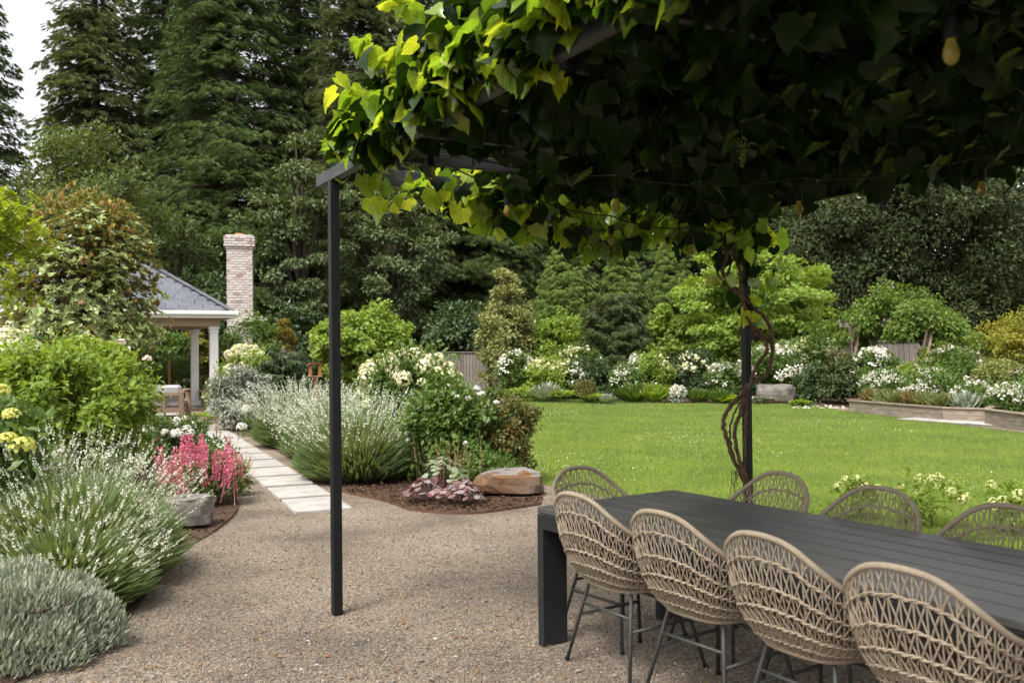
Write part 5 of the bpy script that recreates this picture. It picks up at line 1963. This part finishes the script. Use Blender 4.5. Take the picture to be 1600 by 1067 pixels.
for a in np.arange(.62, PA, .62):
    g = Geo()
    box(g, (a, PB / 2, PH + .055), (.04, PB - .06, .07), 0, .003)
    obj('rafter', g, m_rail, prg)


def PG(a, b, z):
    return np.array([a, b, z])


# ------------------------------------------------------------------ the grape vine (same local frame as the pergola)
vine = thing('grape_vine', 'grape vine covering the pergola with hanging bunches and yellow green edges', 'vine', P1, -PTH)


def grape_leaf(cup, fold, curl):
    pts = [(-.05, -.02), (-.20, -.14), (-.38, -.12), (-.50, .02), (-.50, .18), (-.56, .34), (-.47, .46), (-.37, .56), (-.28, .70), (-.13, .82), (0, .95), (.13, .82), (.28, .70), (.37, .56), (.47, .46), (.56, .34), (.50, .18), (.50, .02), (.38, -.12), (.20, -.14), (.05, -.02)]
    V = [[0, 0, 0], [0, .36, 0]]
    for x_, y_ in pts:
        x_, y_ = x_ + rng.normal() * .02, y_ + rng.normal() * .02
        V.append([x_, y_, fold * abs(x_) - cup * (x_ * x_ + (y_ - .3) ** 2) - curl * max(0, y_ - .3) ** 2 + rng.normal() * .015])
    V = np.array(V)
    k = len(pts)
    Fc = [[1, 2 + i + 1, 2 + i] for i in range(k - 1)] + [[0, 1, 2], [0, 2 + k - 1, 1]]
    return V, np.array(Fc)


GL = [grape_leaf(rng.uniform(-.1, .5), rng.uniform(-.15, .4), rng.uniform(.1, 1.1)) for _ in range(7)]


def vine_points():
    """leaf sites: a thick roof over the frame, a mound along the outer beam, fringes hanging from the far edges"""
    out = []
    n = 25500                                   # roof
    a, b = rng.uniform(.12, PA + .4, n), rng.uniform(.03, PB + .15, n)
    dens = (a > .95) & (b > .1) | (b > 1.6) & (a > .35)
    dens |= (b > .95) & (a > .22)
    a, b = a[dens], b[dens]
    topz = PH + .12 + .32 * np.clip((a - .05) / .9, 0, 1) + .12 * np.sin(a * 2.3 + b * 1.7) + .08 * np.sin(b * 4.1)
    lowz = PH + .02 - .07 * np.sin(a * 3.1 + 1) * np.sin(b * 2.7) - .04 + .2 * np.clip((b - PB + .45) / .4, 0, 1)
    z = lowz + (topz - lowz) * rng.random(len(a)) ** .85
    out.append((np.stack([a, b, z], 1), np.zeros(len(a), int)))
    n = 1700                                    # mound on the outer beam
    a = .10 + PA * rng.random(n) ** 1.5
    b = .13 + rng.normal(size=n) * .07
    z = PH + .15 + rng.random(n) * (.05 + .40 * np.clip((a - .08) / .8, 0, 1))
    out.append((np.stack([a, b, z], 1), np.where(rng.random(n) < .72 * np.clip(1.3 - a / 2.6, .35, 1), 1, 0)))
    n = 1900                                    # leaves hanging over the outer face of that beam
    a = .55 + (PA - .55) * rng.random(n) ** 1.7
    b = -.07 + rng.normal(size=n) * .05
    z = PH + .21 - rng.random(n) * (.10 + .13 * np.sin(a * 4.1 + .6) ** 2)
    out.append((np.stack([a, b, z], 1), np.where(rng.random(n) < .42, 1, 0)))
    n = 1150                                    # fringe under the beam between the two visible posts
    b = .85 + (PB + .1 - .85) * rng.random(n)
    a = rng.normal(size=n) * .15 - .08
    low = .14 + .15 * np.clip((b - .8) / .8, 0, 1) * (1 + .75 * np.sin(b * 5.2 + .6) * np.sin(b * 2.1))
    z = PH + .14 - rng.random(n) ** 1.1 * (low + .1)
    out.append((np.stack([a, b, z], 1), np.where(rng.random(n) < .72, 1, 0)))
    for a0, b0, z0_, da, dz_ in ((.34, .04, PH + .40, -.12, .10), (.75, .02, PH + .55, -.1, .12), (1.25, .0, PH + .62, -.06, .16), (.2, .1, PH + .2, -.2, .05)):
        n = 9                                   # long shoots reaching out of the mound
        t = np.linspace(0, 1, n)
        out.append((np.stack([a0 + da * t, b0 - .06 * t, z0_ + dz_ * t], 1) + rng.normal(size=(n, 3)) * .035, np.ones(n, int)))
    n = 60                                      # a few leaves near the corner
    b = rng.uniform(.15, .75, n)
    a = rng.normal(size=n) * .1 + .12
    z = PH + .1 - rng.random(n) * .26
    out.append((np.stack([a, b, z], 1)[:24], np.ones(24, int)))
    n = 260                                     # fringe along the beam to the right
    a = rng.uniform(.3, PA, n)
    b = PB + rng.normal(size=n) * .06
    z = PH + .33 - rng.random(n) * .14
    out.append((np.stack([a, b, z], 1), np.where(rng.random(n) < .4, 1, 0)))
    n = 640                                     # hanging from the ceiling
    a, b = rng.uniform(.6, PA, n), rng.uniform(.2, PB - .4, n)
    z = PH + .02 - rng.random(n) * .17
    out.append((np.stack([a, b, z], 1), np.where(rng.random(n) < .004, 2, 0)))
    n = 70                                      # round the stems on the post
    t = rng.random(n)
    a, b = .05 + rng.normal(size=n) * .10 * (.6 + t), PB + rng.normal(size=n) * .16 * (.5 + t)
    z = 1.75 + t ** .7 * .9
    out.append((np.stack([a, b, z], 1), np.where(rng.random(n) < .65, 1, 0)))
    return np.concatenate([o[0] for o in out]), np.concatenate([o[1] for o in out])


VP, VM = vine_points()
ctr = np.array([PA / 2, PB / 2, PH - .6])
outw = unit(VP - ctr)
n = len(VP)
VN = np.array([0, 0, .8]) + outw * .5 + rdir(n) * .65
VD = outw * .35 + rdir(n) * .8 - np.array([0, 0, .75])
VS = np.where(VM == 1, rng.uniform(.075, .155, n), rng.uniform(.07, .15, n))
VT = rng.integers(0, 7, n)
# which leaves the photo shows largest: close to the camera and on the outside or underside of the mass
cw = np.array([0, 0, EYE])
Rz = np.array([[math.cos(-PTH), -math.sin(-PTH), 0], [math.sin(-PTH), math.cos(-PTH), 0], [0, 0, 1]])
W_ = VP @ Rz.T + P1
dist = np.linalg.norm(W_ - cw, axis=1)
pxs = (W_[:, 0] / np.maximum(W_[:, 1], .1)) * F + 800
pys = 547 - (W_[:, 2] - EYE) / np.maximum(W_[:, 1], .1) * F
vis = (pxs > 480) & (pxs < 1630) & (pys > -40) & (W_[:, 1] > 1.0)
# nearest leaf per 26-pixel cell of the view counts as seen
cell = (np.floor(pxs / 26).astype(int) * 1000 + np.floor(pys / 26).astype(int))
order = np.argsort(dist)
seen, used = [], set()
for i_ in order:
    if vis[i_] and cell[i_] not in used:
        used.add(cell[i_])
        seen.append(i_)
seen.sort(key=lambda i_: -VS[i_] / dist[i_])
lit = [i_ for i_ in seen if pxs[i_] < 1130 or VM[i_] > 0]
rest_ = [i_ for i_ in seen if not (pxs[i_] < 1130 or VM[i_] > 0)]
parts_i = (lit[:230] + rest_)[:300]
is_part = np.zeros(n, bool)
is_part[parts_i] = True
mats3 = [L_vine, L_viney, L_vineo]
lmesh = {}
for t in range(7):
    for m_ in range(3):
        g = Geo()
        g.add(*GL[t])
        g.A.append(GL[t][0])
        lmesh[(t, m_)] = g.mesh('leaf', mats3[m_], True)
Dn = unit(VD)
Rn = unit(np.cross(Dn, VN))
Nn_ = np.cross(Rn, Dn)
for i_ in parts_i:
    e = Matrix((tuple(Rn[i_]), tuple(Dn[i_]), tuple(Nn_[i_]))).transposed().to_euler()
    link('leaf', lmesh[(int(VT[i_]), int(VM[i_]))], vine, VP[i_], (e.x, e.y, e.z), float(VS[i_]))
g = Geo()
for t in range(7):
    for m_ in range(3):
        s = (VT == t) & (VM == m_) & ~is_part
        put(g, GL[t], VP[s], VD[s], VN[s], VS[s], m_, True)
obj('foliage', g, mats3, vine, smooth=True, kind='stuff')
# canes winding up the far post, and shoots through the roof
post2 = np.array([0, PB, 0])
w2l = lambda p: (np.asarray(p) - P1) @ Rz      # world point into the vine's frame
def cane(pts, r0, r1):
    c = smooth_curve(pts, 7)
    c[1:-1] += rng.normal(size=c[1:-1].shape) * .004
    g = Geo()
    tube(g, c, np.linspace(r0, r1, len(c)) * 1.25 * (1 + .12 * np.sin(np.arange(len(c)) * 1.3)), 7)
    obj('cane', g, m_cane, vine, smooth=True)


pd = (P1 + PS * PB)[1]
def VX(px, py, dy=0.0):
    return w2l(AT(px, py, pd + dy))


def strand(pts, r0, r1, off=0.0):
    cane([VX(a_, b_, -.085 + off + .02 * math.sin(i_ * 1.7)) for i_, (a_, b_) in enumerate(pts)], r0, r1)


strand([(1172, 800), (1169, 766), (1146, 717), (1134, 680), (1131, 657), (1141, 635), (1158, 618), (1168, 604), (1194, 588), (1204, 567), (1207, 541), (1205, 515), (1191, 492), (1173, 477), (1157, 462), (1140, 447), (1129, 425), (1135, 399), (1132, 375), (1140, 330)], .014, .011)
strand([(1174, 790), (1170, 762), (1158, 728), (1150, 698), (1148, 672), (1157, 645), (1164, 620), (1170, 606), (1179, 578), (1190, 562), (1199, 547), (1193, 530), (1180, 517), (1168, 496), (1161, 470), (1156, 429), (1146, 385), (1152, 335)], .013, .010, -.02)
strand([(1171, 775), (1164, 735), (1163, 700), (1165, 665), (1166, 640), (1164, 622)], .011, .010, -.01)
strand([(1160, 745), (1144, 705), (1141, 680), (1144, 655), (1152, 636), (1160, 622)], .007, .006, .01)
strand([(1158, 464), (1168, 485), (1176, 505), (1190, 522), (1203, 535), (1206, 556), (1200, 575)], .008, .007)
strand([(1159, 462), (1138, 432), (1141, 415), (1148, 395), (1138, 355), (1118, 320)], .009, .007, .02)
strand([(1160, 440), (1166, 395), (1180, 350), (1215, 300)], .008, .006, .03)
strand([(1150, 455), (1130, 440), (1112, 405), (1105, 370), (1085, 335)], .006, .004, .03)
for q_ in range(5):
    x0_ = 1149 + rng.uniform(-5, 5)
    strand([(x0_, 735), (x0_ - 3, 755 + 6 * q_), (x0_ + rng.uniform(-6, 4), 775 + 5 * q_)], .0025, .0012)
for k in range(9):
    b0 = .4 + k * .33
    cane([(.1, PB - .05, PH + .05), (.6, (b0 + PB) / 2, PH + .13), (1.6, b0, PH + .16), (3.0, b0 + rng.normal() * .3, PH + .15), (PA - .2, b0 + rng.normal() * .4, PH + .12)], .013, .006)
for px, py, lab in ((1182, 505, 0), (1176, 602, 0), (1187, 478, 0)):
    g = Geo()
    c = VX(px, py, -.08)
    th_ = np.linspace(0, 6.28, 12)
    tube(g, c + np.stack([.045 * np.cos(th_), .045 * np.sin(th_), .012 * np.sin(th_ * 2)], 1), .004, 5)
    obj('tie', g, m_tie, vine)
# bunches of unripe grapes
ico = []
t_ = (1 + 5 ** .5) / 2
IV = unit(np.array([[-1, t_, 0], [1, t_, 0], [-1, -t_, 0], [1, -t_, 0], [0, -1, t_], [0, 1, t_], [0, -1, -t_], [0, 1, -t_], [t_, 0, -1], [t_, 0, 1], [-t_, 0, -1], [-t_, 0, 1]]))
IF = np.array([[0, 11, 5], [0, 5, 1], [0, 1, 7], [0, 7, 10], [0, 10, 11], [1, 5, 9], [5, 11, 4], [11, 10, 2], [10, 7, 6], [7, 1, 8], [3, 9, 4], [3, 4, 2], [3, 2, 6], [3, 6, 8], [3, 8, 9], [4, 9, 5], [2, 4, 11], [6, 2, 10], [8, 6, 7], [9, 8, 1]])
gm = []
for _ in range(3):
    g = Geo()
    for k in range(46):
        t = rng.random()
        a = rng.uniform(0, 6.28)
        r_ = .035 * (1 - t * .8) * math.sqrt(rng.random())
        g.add(IV * .0075 * rng.uniform(.8, 1.15) + [r_ * math.cos(a), r_ * math.sin(a), -.02 - t * .13], IF)
    tube(g, [(0, 0, .05), (.004, 0, 0), (0, 0, -.12)], .002, 4)
    gm.append(g.mesh('grape_bunch', L_grape, True))
bp = [(790, 105, 4.3), (735, 70, 4.4), (832, 58, 4.1), (875, 60, 3.9), (812, 95, 4.2), (905, 40, 3.9), (752, 185, 4.6), (955, 150, 4.2), (1010, 230, 4.6), (1160, 210, 4.0)]
for i, (px, py, d) in enumerate(bp):
    link('grape_bunch', gm[i % 3], vine, w2l(AT(px, py, d)), (0, 0, rng.uniform(0, 6)), float(rng.uniform(.7, .95)))
# thin shoots and tendrils at the open corner
for pts in (([(545, 265, 5.55), (575, 258, 5.5), (600, 240, 5.4), (615, 262, 5.4), (622, 280, 5.4)]), ([(640, 275, 5.3), (655, 245, 5.3), (690, 225, 5.2)]), ([(524, 280, 5.5), (535, 285, 5.5), (545, 278, 5.45)])):
    c = smooth_curve([w2l(AT(*p)) for p in pts], 6)
    g = Geo()
    tube(g, c, .003, 4)
    obj('tendril', g, L_viney, vine)


# ------------------------------------------------------------------ string lights
def string_lights(lab, sites, ends):
    root = thing('string_lights', lab, 'lights', (0, 0, 0))
    P = [AT(*p) for p in sites]
    pts = [AT(*ends[0])] + [p + np.array([0, 0, .15]) for p in P] + [AT(*ends[1])]
    path_ = []
    for a, b in zip(pts[:-1], pts[1:]):
        L = np.linalg.norm(b - a)
        for t in np.linspace(0, 1, 8)[:-1]:
            path_.append(a * (1 - t) + b * t - np.array([0, 0, .05 * L * 4 * t * (1 - t)]))
    path_.append(pts[-1])
    g = Geo()
    tube(g, path_, .0045, 6)
    obj('cable', g, m_black, root)
    for p in P:
        g = Geo()
        tube(g, [p + [0, 0, .15], p + [0, 0, .085]], .004, 5)
        tube(g, [p + [0, 0, .085], p + [0, 0, .08], p + [0, 0, .03], p + [0, 0, .025]], [.010, .019, .019, .016], 10)
        so_ = obj('socket', g, m_black, root, smooth=False)
        g = Geo()
        prof = [(.026, .012), (.014, .0145), (-.004, .0205), (-.021, .0220), (-.035, .017), (-.043, .008), (-.045, .001)]
        tube(g, [p + [0, 0, z] for z, r_ in prof], [r_ for z, r_ in prof], 14)
        obj('bulb', g, m_bulb, so_, smooth=True)


string_lights('black cable of amber bulbs sagging under the near edge of the canopy', [(674, 268, 5.0), (963, 318, 4.9), (1248, 322, 4.8), (1534, 292, 4.4)], [(655, 225, 5.0), (1640, 225, 4.2)])
string_lights('black cable of amber bulbs sagging toward the vine covered post', [(792, 327, 5.7), (955, 372, 6.2), (1080, 388, 6.6)], [(690, 250, 5.2), (1160, 350, 7.0)])
string_lights('single amber bulb hanging close under the dark leaves', [(1486, 76, 2.45)], [(1425, 10, 2.6), (1560, 20, 2.3)])
